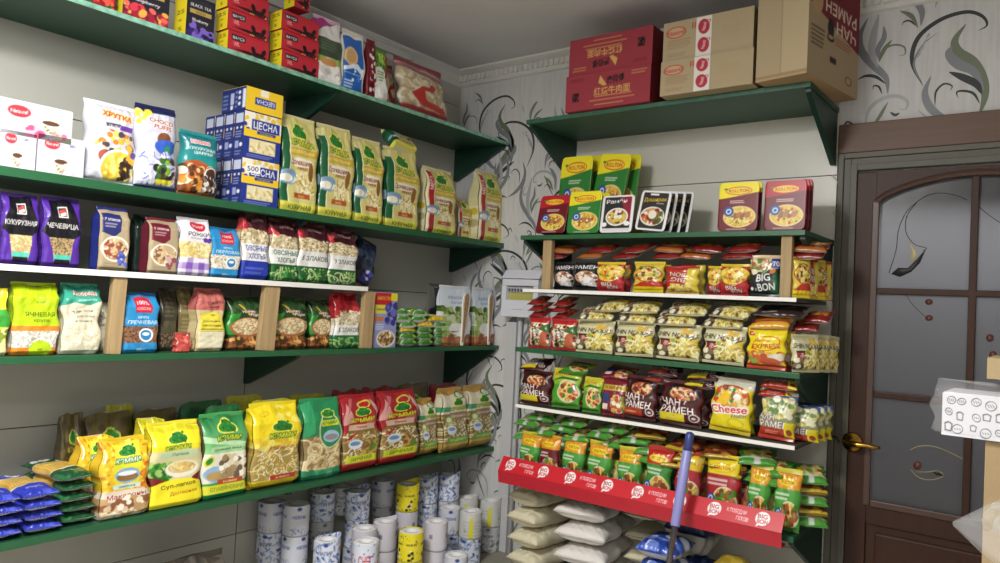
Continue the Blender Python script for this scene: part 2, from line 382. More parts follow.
# back wall: wallpaper with printed scrolls (ink lies on the paper, part of the wall mesh)
INK = [mat('#34393a', .6), mat('#7d8086', .5, spec=.6), mat('#6f7862', .55), mat('#a2a3a6', .45, spec=.7), mat('#b7b5ae', .6)]
def bez(pts, n=28):
    out = []
    P_ = [np.array(p, float) for p in pts]; P_ = [2*P_[0]-P_[1]]+P_+[2*P_[-1]-P_[-2]]
    m = len(P_)-3
    for s in range(m):
        a, b, c, d = P_[s:s+4]
        for k in range(n//m+1):
            t = k/(n//m+1); out.append(.5*((2*b)+(-a+c)*t+(2*a-5*b+4*c-d)*t*t+(-a+3*b-3*c+d)*t**3))
    return out+[P_[-2]]
MOTIF = [ # (points in picture pixels of the wallpaper above the door, max half width px, colour, taper start/end)
    ([(923, 86), (912, 62), (918, 38), (940, 20), (966, 12), (982, 16), (987, 25), (978, 31)], 2.0, 0, .25),
    ([(921, 82), (914, 64), (922, 46), (938, 32)], .9, 1, .3),
    ([(979, 116), (985, 96), (982, 78), (972, 62), (958, 52), (955, 40), (966, 24)], 4.6, 2, .5),
    ([(984, 90), (974, 72), (958, 64), (949, 54), (952, 46)], 4.2, 1, .5),
    ([(982, 94), (976, 84), (962, 77), (949, 72)], 3.2, 0, .5),
    ([(980, 104), (974, 94), (965, 91), (957, 92), (958, 98)], 1.1, 0, .3),
    ([(956, 122), (940, 116), (929, 106), (925, 92), (931, 76)], 3.4, 1, .45),
    ([(935, 106), (936, 92), (944, 84), (952, 86), (950, 91)], .9, 0, .3),
    ([(917, 120), (922, 124), (926, 118), (918, 110)], 1.4, 3, .4),
    ([(888, 94), (886, 78), (874, 66), (862, 52), (860, 36), (868, 18)], 3.6, 1, .5),
    ([(878, 68), (872, 52), (874, 34), (879, 14)], 3.4, 3, .5),
    ([(880, 62), (878, 50), (884, 38), (884, 26)], 2.6, 1, .5),
    ([(879, 62), (884, 50), (892, 40)], 2.0, 2, .5),
    ([(879, 60), (884, 50), (894, 45), (904, 47), (905, 54), (899, 56)], .9, 2, .3),
    ([(886, 84), (876, 77), (866, 76), (857, 80)], 1.5, 0, .4),
    ([(882, 94), (879, 87), (874, 86), (873, 90)], .9, 0, .3),
    ([(865, 132), (868, 112), (880, 100), (896, 96), (907, 101), (906, 109), (898, 109)], 1.8, 3, .3),
    ([(870, 132), (880, 116), (888, 102)], 1.6, 2, .5),
    ([(890, 112), (895, 115), (900, 113)], 1.3, 0, .5),
    ([(918, 28), (913, 18), (908, 14), (900, 11)], 2.0, 2, .5),
    ([(916, 26), (910, 21), (904, 22), (902, 26)], .8, 0, .3),
    ([(921, 26), (922, 12), (916, 2), (910, -2)], 2.8, 1, .5),
    ([(935, 8), (938, 0), (942, -6)], 1.0, 3, .5),
    ([(843, 128), (847, 122), (852, 124), (851, 127)], .8, 0, .3),
]
dash = [((917+i*3.2, 58-i*6.5), (921+i*3.0, 51-i*6.0)) for i in range(4)]
wb = MB(); OX0, OX1, OZ = 1.99, 2.84, 2.005
wb.box(-.1, OX0, 0, .1, 0, ZC, 0).box(OX1, XR, 0, .1, 0, ZC, 0).box(OX0, OX1, 0, .1, OZ, ZC, 0)
hm = mat('#a9a49a', .8)
struct(MB().box(1.2, 3.6, 1.4, 1.5, 0, ZC).box(1.1, 1.2, .1, 1.5, 0, ZC).box(3.6, 3.7, .1, 1.5, 0, ZC).build('wall_hall', hm)); struct(MB().box(1.1, 3.7, .1, 1.5, -.08, 0).build('floor', mat('#4b4038', .6))); struct(MB().box(1.1, 3.7, .1, 1.5, ZC, ZC+.08).build('ceiling', hm))
def ribbon(pts, hw, ci, tp, y):
    c = bez(pts); n = len(c); L, R_ = [], []
    for i, p in enumerate(c):
        d = c[min(i+1, n-1)]-c[max(i-1, 0)]; d /= max(1e-9, np.linalg.norm(d)); nn = np.array([-d[1], d[0]]); t = i/(n-1)
        k = hw*(math.sin(PI*min(1, t/(2*tp)) if t < tp else PI*(.5+.5*(t-tp)/(1-tp)))**.8+.06)
        L.append(p+nn*k); R_.append(p-nn*k)
    vs = [(q[0], y, q[1]) for q in L+R_]; wb.add(vs, [(i, i+1, n+i+1, n+i) for i in range(n-1)], ci+1)
W0 = lambda q: (lambda p: np.array([p[0], p[2]]))(P(q[0], q[1], 1, 0))
org = W0((905, 66)); ccell = .66
def cell(dx, dz, flip, xlo, xhi, zlo, zhi):
    for k, (pts, hw, ci, tp) in enumerate(MOTIF):
        q = []
        for p in pts:
            e = W0(p)-org
            if flip: e = np.array([-e[0], e[1]])
            q.append(org+e+np.array([dx, dz]))
        if any(not (xlo < a[0] < xhi and zlo < a[1] < zhi) for a in q): continue
        ribbon(q, hw*.0037*(1 if dx > -.5 else .78), ci, tp, -.0004-.00006*k)
    for a, b in dash:
        ea, eb = W0(a)-org, W0(b)-org
        if flip: ea[0] *= -1; eb[0] *= -1
        q = [org+ea+[dx, dz], org+(ea+eb)/2+[dx, dz], org+eb+[dx, dz]]
        if any(not (xlo < p[0] < xhi and zlo < p[1] < zhi) for p in q): continue
        ribbon(q, .004, 3, .5, -.002)
cell(0, 0, False, 1.9, 3.6, 2.0, 2.68); cell(.62, .05, False, 2.3, 3.9, 1.9, 2.68)
rows_ = (0, -.34, -.66, -1.0, -1.34, -1.66)
for k, dz in enumerate(rows_):
    for c_, dx in enumerate((-2.02, -1.62, -1.28)): cell(dx+(.07 if k % 2 else 0), dz-(.17 if c_ == 1 else .03), (k+c_) % 2 == 1, .015, 1.1, .05, 2.59)
struct(wb.build('wall_back', [WALLP]+INK))
# panelling behind the right-hand shelves
pw = MB(); zz = [0, .095, .57, 1.046, 1.522, 1.998, 2.30]
for i in range(6): pw.box(.74, 1.925, -.012, -.003, zz[i]+.0018, zz[i+1]-.0018, 0)
pw.box(.742, 1.923, -.006, -.001, 0, 2.298, 1)
struct(pw.build('trim_1', [PANELW, SEAM]))
# cornice along both walls
def cornice(name, prof, axis, a, b, beads):
    m = MB(); m.prism(prof, axis, a, b, 0)
    for i in range(beads):
        t = a+(b-a)*(i+.5)/beads; hw = abs(b-a)/beads*.32
        if axis == 0: m.box(t-hw, t+hw, -.030, -.012, ZC-.062, ZC-.030, 0, .004)
        else: m.box(.012, .030, t-hw, t+hw, ZC-.062, ZC-.030, 0, .004)
    return struct(m.build(name, mat('#d2d0cb', .55)))
pr = [(0, ZC-.085), (.012, ZC-.08), (.018, ZC-.068), (.018, ZC-.026), (.034, ZC-.018), (.05, ZC-.008), (.052, ZC), (0, ZC)]
cornice('trim_2', [(-x, z) for x, z in pr], 0, 0, XR, 130)
cornice('trim_3', [(x*.5, z) for x, z in pr], 1, YB, 0, 2)
# cable duct and conduit under the breaker box
DUCT = mat('#c3c3c4', .4)
def bx(px, py, y): p = P(px, py, 1, y); return p[0], p[2]
x0 = bx(499, 470, -.04)[0]; x1 = bx(514, 470, -.04)[0]
t = empty('cable_duct', (x0, -.02, 0)); tag(t, 'tall pale grey cable duct running down the papered wall under the breaker box', 'cable duct')
o = MB().box(0, x1-x0-.03, -.02, .018, 0, 1.36, 0, .003).build('trunking', DUCT, t)
o = MB().tube([(x1-x0-.014, -.008, 0), (x1-x0-.014, -.008, 1.2), (x1-x0-.014, -.008, 1.37)], .011, 12).build('conduit', DUCT, t, True)
# breaker box
yb = -.085
xa, za = bx(500.5, 316, yb); xb, zb = bx(539, 270, yb)
BW, BH = xb-xa, zb-za
t = empty('breaker_box', (xa, 0, za)); tag(t, 'pale grey electrical breaker box with a row of switches behind its window', 'breaker box')
m = MB().box(0, BW, -.05, -.002, 0, BH, 0, .006); m.build('housing', mat('#cfd1d8', .35), t)
m = MB(); wz0, wz1, wx0, wx1 = BH*.36, BH*.66, BW*.13, BW*.87
m.box(0, BW, yb, -.0505, 0, wz0, 0, .004).box(0, BW, yb, -.0505, wz1, BH*.80, 0, .004).box(0, wx0, yb, -.0505, wz0, wz1).box(wx1, BW, yb, -.0505, wz0, wz1)
m.box(BW*.3, BW*.62, yb-.006, yb, BH*.16, BH*.24, 0, .003)
m.build('front_cover', mat('#d9dae2', .3), t)
m = MB().prism([(yb-.004, BH*.815), (-.0505, BH*.80), (-.0505, BH), (yb+.03, BH)], 0, -.002, BW+.006); m.build('lid', mat('#dcdde6', .3), t)
m = MB().box(wx0, wx1, -.060, -.0508, wz0, wz0+(wz1-wz0)*.5); m.build('label_strip', mat('#b5ae5c', .5), t)
for k in range(9):
    sx = wx0+(wx1-wx0)*(k+.5)/9; hw = (wx1-wx0)/9*.42
    MB().box(sx-hw, sx+hw, -.066, -.0508, wz0+(wz1-wz0)*.52, wz1-.004, 0, .0015).box(sx-hw*.4, sx+hw*.4, -.076, -.066, wz0+(wz1-wz0)*.6, wz1-.014, 1).build('switch', [mat('#b9bac0', .4), mat('#62646c', .4)], t)

# ------------------------------------------------------------------ shelves
GREEN = mat('#1f4d36', .4, spec=.5, var=.06, vscale=(9, 9, 9)); GREENE = mat('#265b39', .36, var=.08, vscale=(14, 14, 14)); DGREEN = mat('#12352a', .45)
YE = -3.3
def shelfL(ztop, th, y0, y1, label, brk, lip=None, edge=GREENE, board=GREEN, edge_h=None):
    r_ = empty('wall_shelf', (0, (y0+y1)/2, ztop)); o = tag(r_, label, 'shelf', 'shelves on the left wall')
    ym = (y0+y1)/2
    MB().box(.001, .341, y0-ym, y1-ym, -th, 0).build('board', board, r_)
    eh = edge_h or th
    MB().box(.3412, .346, y0-ym, y1-ym, -eh, 0, 0, .001).build('edge_strip', edge, r_)
    for yb_, hb in brk:
        MB().prism([(.001, -th-.0005), (.33, -th-.0005), (.33, -th-.012), (.02, -th-hb), (.001, -th-hb)], 1, yb_-ym-.009, yb_-ym+.009).build('bracket', DGREEN, r_)
shelfL(ZS['L1'], .016, YE, -.004, 'topmost green wall shelf carrying tea boxes under the ceiling', ((-.018, .165), (-1.1, .14)), edge=mat('#7fb39b', .3, var=.35, vscale=(40, 40, 40)))  # paler, mottled edge: highlights along the front are painted into its colour
shelfL(ZS['L2'], .026, YE, -.004, 'green wall shelf holding sweetened cereal bags and cream noodle bags', ((-.018, .125), (-1.225, .13)))
shelfL(ZS['L3'], .018, YE, -.905, 'short shelf with white front lip holding cereal flakes, propped on wooden posts', (), edge=WHITELIP, board=mat('#3b3f3a', .5), edge_h=.018)
shelfL(ZS['L4'], .020, YE, -.004, 'green wall shelf holding grain bags, a crispbread row and spoon pouches', ((-.018, .22), (-1.225, .14)))
shelfL(ZS['L5'], .022, YE, -.004, 'lowest green shelf on the left wall holding stacked spaghetti and pasta bags', ((-1.225, .045), (-2.7, .1)))
def shelfR(ztop, th, x0, x1, label, brk, edge=GREENE, board=GREEN, edge_h=None, dep=.4, hb=.2):
    xm = (x0+x1)/2; r_ = empty('wall_shelf', (xm, 0, ztop)); tag(r_, label, 'shelf', 'shelves on the back wall')
    MB().box(x0-xm, x1-xm, -dep+.004, -.014, -th, 0).build('board', board, r_); eh = edge_h or th
    MB().box(x0-xm, x1-xm, -dep-.001, -dep+.0038, -eh, 0, 0, .001).build('edge_strip', edge, r_)
    for xb_ in brk:
        MB().prism([(-.014, -th-.0005), (-dep+.02, -th-.0005), (-dep+.02, -th-.012), (-.03, -th-hb), (-.014, -th-hb)], 0, xb_-xm-.009, xb_-xm+.009).build('bracket', DGREEN, r_)
shelfR(ZS['R1'], .018, .74, 1.925, 'top green shelf under the ceiling carrying stacked cartons', (.752, 1.912), edge=mat('#2f5a45', .5, var=.2, vscale=(30, 30, 30)), board=mat('#2d5340', .5))
shelfR(ZS['R2'], .018, .74, 1.925, 'green shelf with plastic noodle trays standing along it', (.752, 1.912), hb=.17)
shelfR(ZS['R3'], .014, .765, 1.905, 'shelf with white front lip just under the noodle trays', (), edge=WHITELIP, board=mat('#4a4a46', .5), edge_h=.014)
shelfR(ZS['R4'], .019, .74, 1.925, 'green shelf holding the pale noodle packets', (1.912,), hb=.2)
shelfR(ZS['R5'], .014, .75, 1.915, 'shelf with white front lip holding dark noodle packets', (), edge=WHITELIP, board=mat('#4a4a46', .5), edge_h=.014, dep=.39)
shelfR(ZS['R6'], .018, .74, 1.925, 'lowest green shelf behind the red banner', (1.912,), hb=.2)
# the red banner folded over the front of the lowest shelf
bw0, bw1 = .722, 1.902; BNW = bw1-bw0
cvb = Cv(BNW, .062, '#c81e2b', 640, 36)
for i in range(4):
    u0 = .045+i*.2515
    for du in (0, .142):
        if u0+du > 1: continue
        cvb.ell(u0+du, .52, .0205, .36, '#f4efee', .3); cvb.poly([(u0+du-.012, .3), (u0+du-.004, .2), (u0+du-.016, .06)], '#f4efee')
        cvb.text('BIG', u0+du-.001, .64, .23, '#b01522', .028); cvb.text('BON', u0+du+.001, .37, .23, '#b01522', .03)
    cvb.text('К ПОБЕДАМ', u0+.066, .64, .2, '#f7e9e8', .058); cvb.text('ГОТОВ!', u0+.086, .30, .2, '#f7e9e8', .036)
    if i: cvb.rect(u0-.044, 0, u0-.043, 1, '#b81a26')
r_ = empty('shelf_banner', ((bw0+bw1)/2, -.42, .69)); tag(r_, 'long red advertising banner with white ovals clipped along the lowest shelf front', 'banner')
fr = cvb.out(); nu, nv = cvb.nu, cvb.nv
xs = np.linspace(-BNW/2, BNW/2, nu); tt = np.linspace(0, 1, nv)
Vx = np.stack([np.tile(xs, (nv, 1)), np.outer(-.036+.034*tt, np.ones(nu)), np.outer(.0515+.055*tt, np.ones(nu))], -1)
me = grid_mesh('text_panel', Vx, fr, False, (), None, printed(.35, .5), False); link('text_panel', me, r_)
MB().prism([(-.0345, .0505), (.0005, .1065), (.0015, .1065), (-.0325, .0505)], 0, -BNW/2, BNW/2).build('backing', mat('#c01f2b', .4), r_)
MB().prism([(-.0365, .051), (-.0365, .049), (-.030, 0), (.018, .004), (.018, .006), (-.028, .003), (-.0345, .05)], 0, -BNW/2, BNW/2).build('front_fold', mat('#b3202f', .35), r_)  # darker red than the text panel, shade on the fold put into its colour
# wooden posts
def post(name_px, x, y, z0, z1, w_, d_, label, lean=0):
    o = MB().box(-w_/2, w_/2, -d_/2, d_/2, 0, z1-z0-.001, 0, .002).build('wooden_post', mat('#a58c64', .65, var=.2, vscale=(60, 60, 5), bump=.1), None)
    o.location = (x, y, z0+.0005); o.rotation_euler = (lean, 0, 0); return tag(o, label, 'post', 'pine posts between shelves')
for a, b, lb, ln in ((105.5, 119.5, 'pine post between the teal-topped sack and the blue buckwheat bag', -.03), (258, 273.5, 'pine post standing in front of the crispbread bags', -.05), (361, 371, 'slim pine post beside the upright cereal box', -.02)):
    z0, z1 = ZS['L4'], ZS['L3']-.018
    y0 = along(a, 1, {0: .338, 2: z0}); y1 = along(b, 1, {0: .338, 2: z0})
    post('', .325, (y0+y1)/2+.004, z0, z1, .026, y1-y0, lb, ln)
for a, b, lb in ((541, 549.5, 'pine post at the left end of the white-lipped noodle shelf'), (779, 790, 'pine post to the right of the black and green noodle packet')):
    z0, z1 = ZS['R3'], ZS['R2']-.018
    x0 = along(a, 0, {1: -.385, 2: z0}); x1 = along(b, 0, {1: -.385, 2: z0}); post('', (x0+x1)/2, -.372, z0, z1, x1-x0, .026, lb)

# ------------------------------------------------------------------ door
DOORM = mat('#3c251b', .45, spec=.25, var=.14, vscale=(40, 40, 3)); FRAMEM = mat('#545145', .5, var=.06); BOARDM = mat('#5f4433', .5, var=.12, vscale=(3, 3, 50))
dx0 = P(838, 400, 1, 0)[0]; xj = 2.0; xd1 = 2.83; dtop = 2.0
dr = struct(empty('door_1', (2.4, -.02, 0)))
def D(mb, name, m, par=dr, sm=False): o = mb.build(name, m, par, sm); o.location = (-2.4, .02, 0) if par is dr else (0, 0, 0); return o
m = MB(); fl, fr_ = 1.932, xd1+.075
for k, (o0, o1, dp) in enumerate(((0, .02, .030), (.0202, .045, .022), (.0452, .068, .034))):
    m.box(fl+o0, fl+o1, -dp, -.001, 0, dtop+.075-o0, 0, .002).box(fr_-o1, fr_-o0, -dp, -.001, 0, dtop+.075-o0, 0, .002).box(fl+o1, fr_-o1, -dp, -.001, dtop+.075-o1, dtop+.075-o0, 0, .002)
D(m, 'door_frame', FRAMEM)
struct(MB().box(1.93, 3.2, -.028, -.001, dtop+.076, dtop+.185, 0, .003).build('trim_4', BOARDM))
sx0 = P(873, 300, 1, -.03)[0]; mx0 = P(968, 300, 1, -.03)[0]; mx1 = P(976, 300, 1, -.03)[0]; pw_ = mx0-sx0; px1 = mx1+pw_
zr1 = P(920, 292, 1, -.03)[2]; zr2 = P(920, 399, 1, -.03)[2]; zb_ = P(920, 512, 1, -.03)[2]; ztp = P(970, 176, 1, -.03)[2]
ya, yb2 = -.030, -.006
m = MB()
m.box(xj+.002, sx0, ya, yb2, .01, dtop-.003, 0, .002).box(px1, xd1-.002, ya, yb2, .01, dtop-.003, 0, .002)
# arched top rail
arc = [(sx0, dtop-.003)]; n = 24
for i in range(n+1):
    x = sx0+(px1-sx0)*i/n; k = math.sin(PI*i/n)**.7; arc.append((x, ztp-.075+.085*k))
arc.append((px1, dtop-.003)); m.prism(arc[::-1], 1, ya, yb2)
m.box(mx0, mx1, ya, yb2, zb_-.01, ztp+.02, 0, .003)
for z in (zr1, zr2): m.box(sx0, px1, ya+.0005, yb2, z-.011, z+.011, 0, .003)
m.box(sx0, px1, ya, yb2, zb_-.075, zb_, 0, .002).box(sx0, px1, ya, yb2, .01, .15, 0, .002)
m.box(sx0+.03, px1-.03, ya+.004, yb2, .18, zb_-.105, 0, .006).box(sx0, px1, ya+.012, yb2, .14, zb_-.07)
D(m, 'door_leaf', DOORM)
# mouldings round the glass
m = MB()
m.box(sx0-.012, sx0+.012, ya-.008, ya+.004, zb_-.01, ztp-.075, 0, .004); m.box(px1-.012, px1+.012, ya-.008, ya+.004, zb_-.01, ztp-.075, 0, .004); m.box(sx0+.0125, px1-.0125, ya-.008, ya+.004, zb_-.012, zb_+.012, 0, .004)
m.tube([(x, ya-.001, z) for x, z in arc[1:-1]], .012, 8); D(m, 'glazing_bead', mat('#4a332a', .4), dr)
GLASS = mat('#323337', .3, spec=.6, var=.14, vscale=(5, 5, 3), bump=.05, bscale=30)
nt = GLASS.node_tree; tr_ = nt.nodes.new('ShaderNodeBsdfTranslucent'); tr_.inputs[0].default_value = (.8, .8, .83, 1); mx_ = nt.nodes.new('ShaderNodeMixShader'); mx_.inputs[0].default_value = .55
nt.links.new(nt.nodes['Principled BSDF'].outputs[0], mx_.inputs[1]); nt.links.new(tr_.outputs[0], mx_.inputs[2]); nt.links.new(mx_.outputs[0], nt.nodes['Material Output'].inputs[0])
def painted(pts, rad): return MB().tube([(P(a, b, 1, -.0135)[0], -.0135, P(a, b, 1, -.0135)[2]) for a, b in pts], rad, 6)
WIRE = mat('#3b3a35', .5, spec=.6); GOLDL = mat('#a89b6a', .4)
def zone(x0, x1, z0, z1, extra=()):
    p = MB().box(x0, x1, -.012, -.008, z0, z1).build('pane', GLASS, dr); p.location = (-2.4, .02, 0)
    for nm, mb, mm in extra: mb.build(nm, mm, p, True)
    return p
sw1 = [(889, 273), (896, 250), (898, 232), (903, 218), (910, 208), (926, 196), (942, 193), (958, 196), (967, 200)]
sw2 = [(917, 202), (907, 216), (906, 232), (914, 244), (926, 248), (923, 251)]
boat = [(892, 272), (903, 275), (914, 266), (926, 250), (918, 263), (909, 272)]
def flat(poly, t_=.001): return MB().prism([(P(a, b, 1, -.013)[0], P(a, b, 1, -.013)[2]) for a, b in poly], 1, -.0136, -.0122)
ov = lambda cx, cy, r1, r2: flat([(cx+r1*math.cos(k*PI/8), cy+r2*math.sin(k*PI/8)) for k in range(16)])
zone(sx0-.003, mx0+.003, zr1, ztp+.012, [('scroll_line', painted([(a, b) for a, b in bez(sw1, 24)], .0014), WIRE), ('scroll_line', painted([(a, b) for a, b in bez(sw2, 24)], .0014), WIRE),
    ('leaf_motif', flat([(891, 274), (898, 268), (908, 268), (917, 259), (926, 249), (920, 263), (911, 272), (900, 277)]), mat('#2b2927', .5)), ('leaf_motif', flat([(908, 242), (912, 250), (910, 258), (914, 262), (917, 254), (913, 246)]), mat('#c7b98c', .5))])
zone(sx0-.003, mx0+.003, zr2, zr1, [('scroll_line', painted([(a, b) for a, b in bez([(905, 293), (912, 304), (920, 312), (927, 318)], 12)], .0012), WIRE), ('oval_motif', ov(929, 302, 4, 3), mat('#5d342b', .4)), ('oval_motif', ov(929, 318, 4, 3), mat('#5d342b', .4))])
zone(sx0-.003, mx0+.003, zb_-.003, zr2, [('scroll_line', painted([(a, b) for a, b in bez([(910, 450), (920, 446), (936, 447), (955, 455), (975, 466)], 20)], .0014), GOLDL), ('scroll_line', painted([(a, b) for a, b in bez([(911, 470), (918, 477), (930, 480), (944, 476), (938, 471), (928, 472), (916, 472)], 20)], .0014), GOLDL),
    ('oval_motif', ov(917.5, 465.5, 4.4, 4.2), mat('#5d342b', .4)), ('leaf_motif', flat([(932, 471), (938, 471), (943, 476), (936, 475)]), mat('#2b2927', .5))])
zone(mx1-.003, px1+.003, zr1, ztp+.012, [('scroll_line', painted([(a, b) for a, b in bez([(977, 205), (985, 212), (996, 220), (1006, 226)], 12)], .0014), WIRE)])
zone(mx1-.003, px1+.003, zr2, zr1, [('oval_motif', ov(990, 338, 4, 4), mat('#5d342b', .4)), ('oval_motif', ov(993, 355, 4, 4), mat('#5d342b', .4))])
zone(mx1-.003, px1+.003, zb_-.003, zr2)
BRASS = mat('#b48a3c', .25, metal=1.)
hx, hz = P(852, 442, 1, -.035)[0], P(852, 442, 1, -.035)[2]; hx2 = P(883, 448, 1, -.075)[0]
h = MB().lathe([(.036, 0), (.036, .004), (.030, .010), (.014, .014), (.012, .05)], (hx, 0, hz), 24, 0, 1)
h.v = [(x, -.031-(y), z) for x, y, z in h.v]
h.tube([(hx, -.078, hz), (hx+.03, -.082, hz), (hx+.06, -.080, hz+.002), (hx+.085, -.076, hz-.003), (hx+.10, -.07, hz-.001)], [.012, .010, .008, .008, .005], 10)
D(h, 'door_handle', BRASS, dr, True)
# white cable beside the shelves
o = painted([(833, 176), (839, 184), (842, 196), (842, 208), (838, 216), (834, 213)], .003); o.v = [(x, y-.012, z) for x, y, z in o.v]
tag(o.build('cable', mat('#d8d6d0', .4), None, True), 'short white cable hooked out of the panelling by the door frame', 'cable')
# metal hooks screwed to the frame beside the shelf ends
for a, b, lb in ((836, 437, 'small dark hook at the end of the shelf with dark noodle packets'),):
    p = P(a, b, 1, -.04); o = MB().tube([(p[0]-.05, -.02, p[2]), (p[0]-.02, -.05, p[2]+.004), (p[0]+.006, -.06, p[2]+.002), (p[0]+.016, -.06, p[2]-.014)], .005, 8).build('hook', mat('#2d2a26', .4, metal=.6), None, True); tag(o, lb, 'hook')
# ------------------------------------------------------------------ artwork for the left wall
GREENS = ('#2f6d2a', '#4d8f36', '#1f5424'); PASTA = ('#e6cf86', '#d9b964', '#f1e2ab', '#c79f4d')
def tree(c, u, v, r, out='#f2e85a'):
    for k in (1.14, 1): 
        col = out if k > 1 else '#2e7d32'
        for du, dv, a_, b_ in ((0, .22, .62, .46), (-.5, 0, .5, .36), (.5, 0, .5, .36), (0, -.16, .95, .3)): c.ell(u+du*r, v+dv*r/c.asp, r*(a_*k+(k-1)*.5), r*(b_*k+(k-1)*.5)/c.asp, col)
    return c.specks((u-r*.8, v-.4*r/c.asp, u+r*.8, v+.6*r/c.asp), ('#3f9a3c', '#1e5e26'), 16, r*.1, 4)
def kemmi(c, u, v, r, tc='#f5e63a', oc='#2a6b2c'):
    tree(c, u, v, r); return c.text('КЭММИ', u, v-r*.95/c.asp, r*.5/c.asp, tc, r*2.6, True, 0, oc, .016)
def blobs(c, box, pal, n, r, seed, clip=None): return c.specks(box, pal, n, r, seed, .7, clip)
def cup(c, u, v, r, inner='#5a3a26'):
    c.ell(u, v-r*.15/c.asp, r, r*.85/c.asp, '#e9ddd0').ell(u, v+r*.45/c.asp, r*1.02, r*.42/c.asp, '#f6efe6').ell(u, v+r*.45/c.asp, r*.86, r*.32/c.asp, inner)
    return c.specks((u-r*.5, v-r*.9/c.asp, u+r*.7, v), ('#c58f8a', '#8e5b58', '#d8c2a6', '#7a7f5b'), 16, r*.18, 3)
E_ = {}
# tea boxes
def tea(fruit, name, pal, seed):
    c = Cv(.12, .14, '#23222a', 60); c.rect(.1, .86, .9, .93, '#2e2d36').text('BLACK TEA', .5, .80, .075, '#e9e6e0', .72).rect(.12, .6, .88, .7, '#b79a52').text('GOLD', .5, .65, .06, '#5d4a1c', .4)
    c.text(name, .5, .46, .07, '#f0ecec', .7); c.grad(0, .36, fruit, '#23222a'); blobs(c, (.05, .02, .95, .34), pal, 36, .09, seed); return c
YS = Cv(.075, .14, '#f0dc22', 14, 70)
for v in (.28, .78): YS.text('25', .5, v+.1, .09, '#7b6a12', .62).text('+', .5, v-.03, .07, '#7b6a12', .4).text('1', .5, v-.15, .08, '#7b6a12', .3)
YS.rect(0, .49, 1, .505, '#b9a516')
def boxpack(name, cat, cv, t, side=None, cap=None, seed=1, flap=None):
    d = Pack(name, cat, cv.w, cv.h, t); d.part('carton_body', shell('carton_body', cv, cv.w, cv.h, t, 'box', side=side, cap=cap or cv.base, back=cv.base, ns=(side.nu if isinstance(side, Cv) else side[0].nu if isinstance(side, tuple) and isinstance(side[0], Cv) else 6)))
    m = Cv(cv.w*.98, .004, flap or cv.base, 8, 4); d.part('tuck_flap', shell('tuck_flap', m, cv.w*.985, .0022, t*.97, 'box', back=flap or cv.base), (0, 0, cv.h)); return d
YSa = Cv(.075, .14, '#f0dc22', 14, 70).text('25', .5, .62, .1, '#7b6a12', .6).text('+', .5, .42, .08, '#7b6a12', .4).text('5', .5, .22, .1, '#7b6a12', .3)
T1 = boxpack('tea_box', 'tea box', tea('#8e1f3c', 'Raspberry', ('#d83a4c', '#f06a5a', '#a51e38', '#e8b04a'), 3), .075, side=YSa)
T2 = boxpack('tea_box', 'tea box', tea('#3c1f6e', 'Blueberry', ('#5a3fa0', '#33246e', '#7d62c0', '#1f1a40'), 5), .075, side=YSa)
T3 = boxpack('tea_box', 'tea box', tea('#7a1420', 'Strawberry', ('#c92a2a', '#e0553f', '#8a141e', '#2f5a2a'), 8), .075, side=Cv(.075, .14, '#1d2350', 14, 70))
XF = .325
onL(T3, 'L1', 66, 115, 0, XF, 'dark tea box with red fruit at the cut left end of the topmost shelf', 'tea boxes on the topmost shelf', hh=.14)
onL(T1, 'L1', 122, 168, 0, XF, 'black tea box with raspberries along its lower edge', 'tea boxes on the topmost shelf', hh=.14)
onL(T2, 'L1', 185, 213, 0, XF, 'black tea box with a purple blueberry picture', 'tea boxes on the topmost shelf', hh=.14)
c = Cv(.135, .072, '#b82c38', 66, 38); c.rect(0, .9, 1, .93, '#a8182a').rect(.1, .60, .42, .86, '#191417').text('BAYCE', .26, .73, .15, '#f4f0ee', .27).text('чай', .2, .5, .1, '#f0b7b0', .12).text('TEA', .22, .38, .08, '#f0b7b0', .2)
c.poly([(.1, .2), (.5, .27), (.85, .15), (.9, .05), (.5, .12)], '#2a1518'); c.ell(.62, .42, .05, .17, '#1d1216', .3).ell(.87, .42, .05, .18, '#1d1216', -.4).ell(.74, .24, .15, .1, '#1d1216').specks((.55, .02, .98, .2), ('#3a1a1c', '#e0b45a', '#1d1216'), 26, .03, 4); c.rect(0, .02, 1, .06, '#b61b2c')
ys = Cv(.07, .072, '#f0dc22', 14, 38).text('25', .5, .77, .17, '#7b6a12', .6).text('+', .5, .5, .13, '#7b6a12', .4).text('1', .5, .24, .16, '#7b6a12', .3).rect(0, .97, 1, 1, '#b9a516')
TB = boxpack('tea_box', 'tea box', c, .07, side=ys)
zz = ZS['L1']; g = 'red tea boxes on the topmost shelf'
for k, lb in enumerate(('bottom', 'second from bottom', 'third from bottom', 'topmost')): onL(TB, 'L1', 227, 268, 0, XF, f'red tea box, {lb} of the taller red stack beside the blueberry box', g, z=zz+k*.0745, hh=.071)
for k, lb in enumerate(('bottom', 'middle', 'top')): onL(TB, 'L1', 281, 318, 0, XF, f'red tea box, {lb} of the three next to the purple and white pouch', g, z=zz+k*.0725, hh=.069)
put(TB, (XF-.05, along(301, 1, {0: XF, 2: zz}), zz+3*.0725+.036), PI/2, 'red tea box turned on its end on top of the three-high red stack', g, (.52, .9, 1.6), 0, 0)
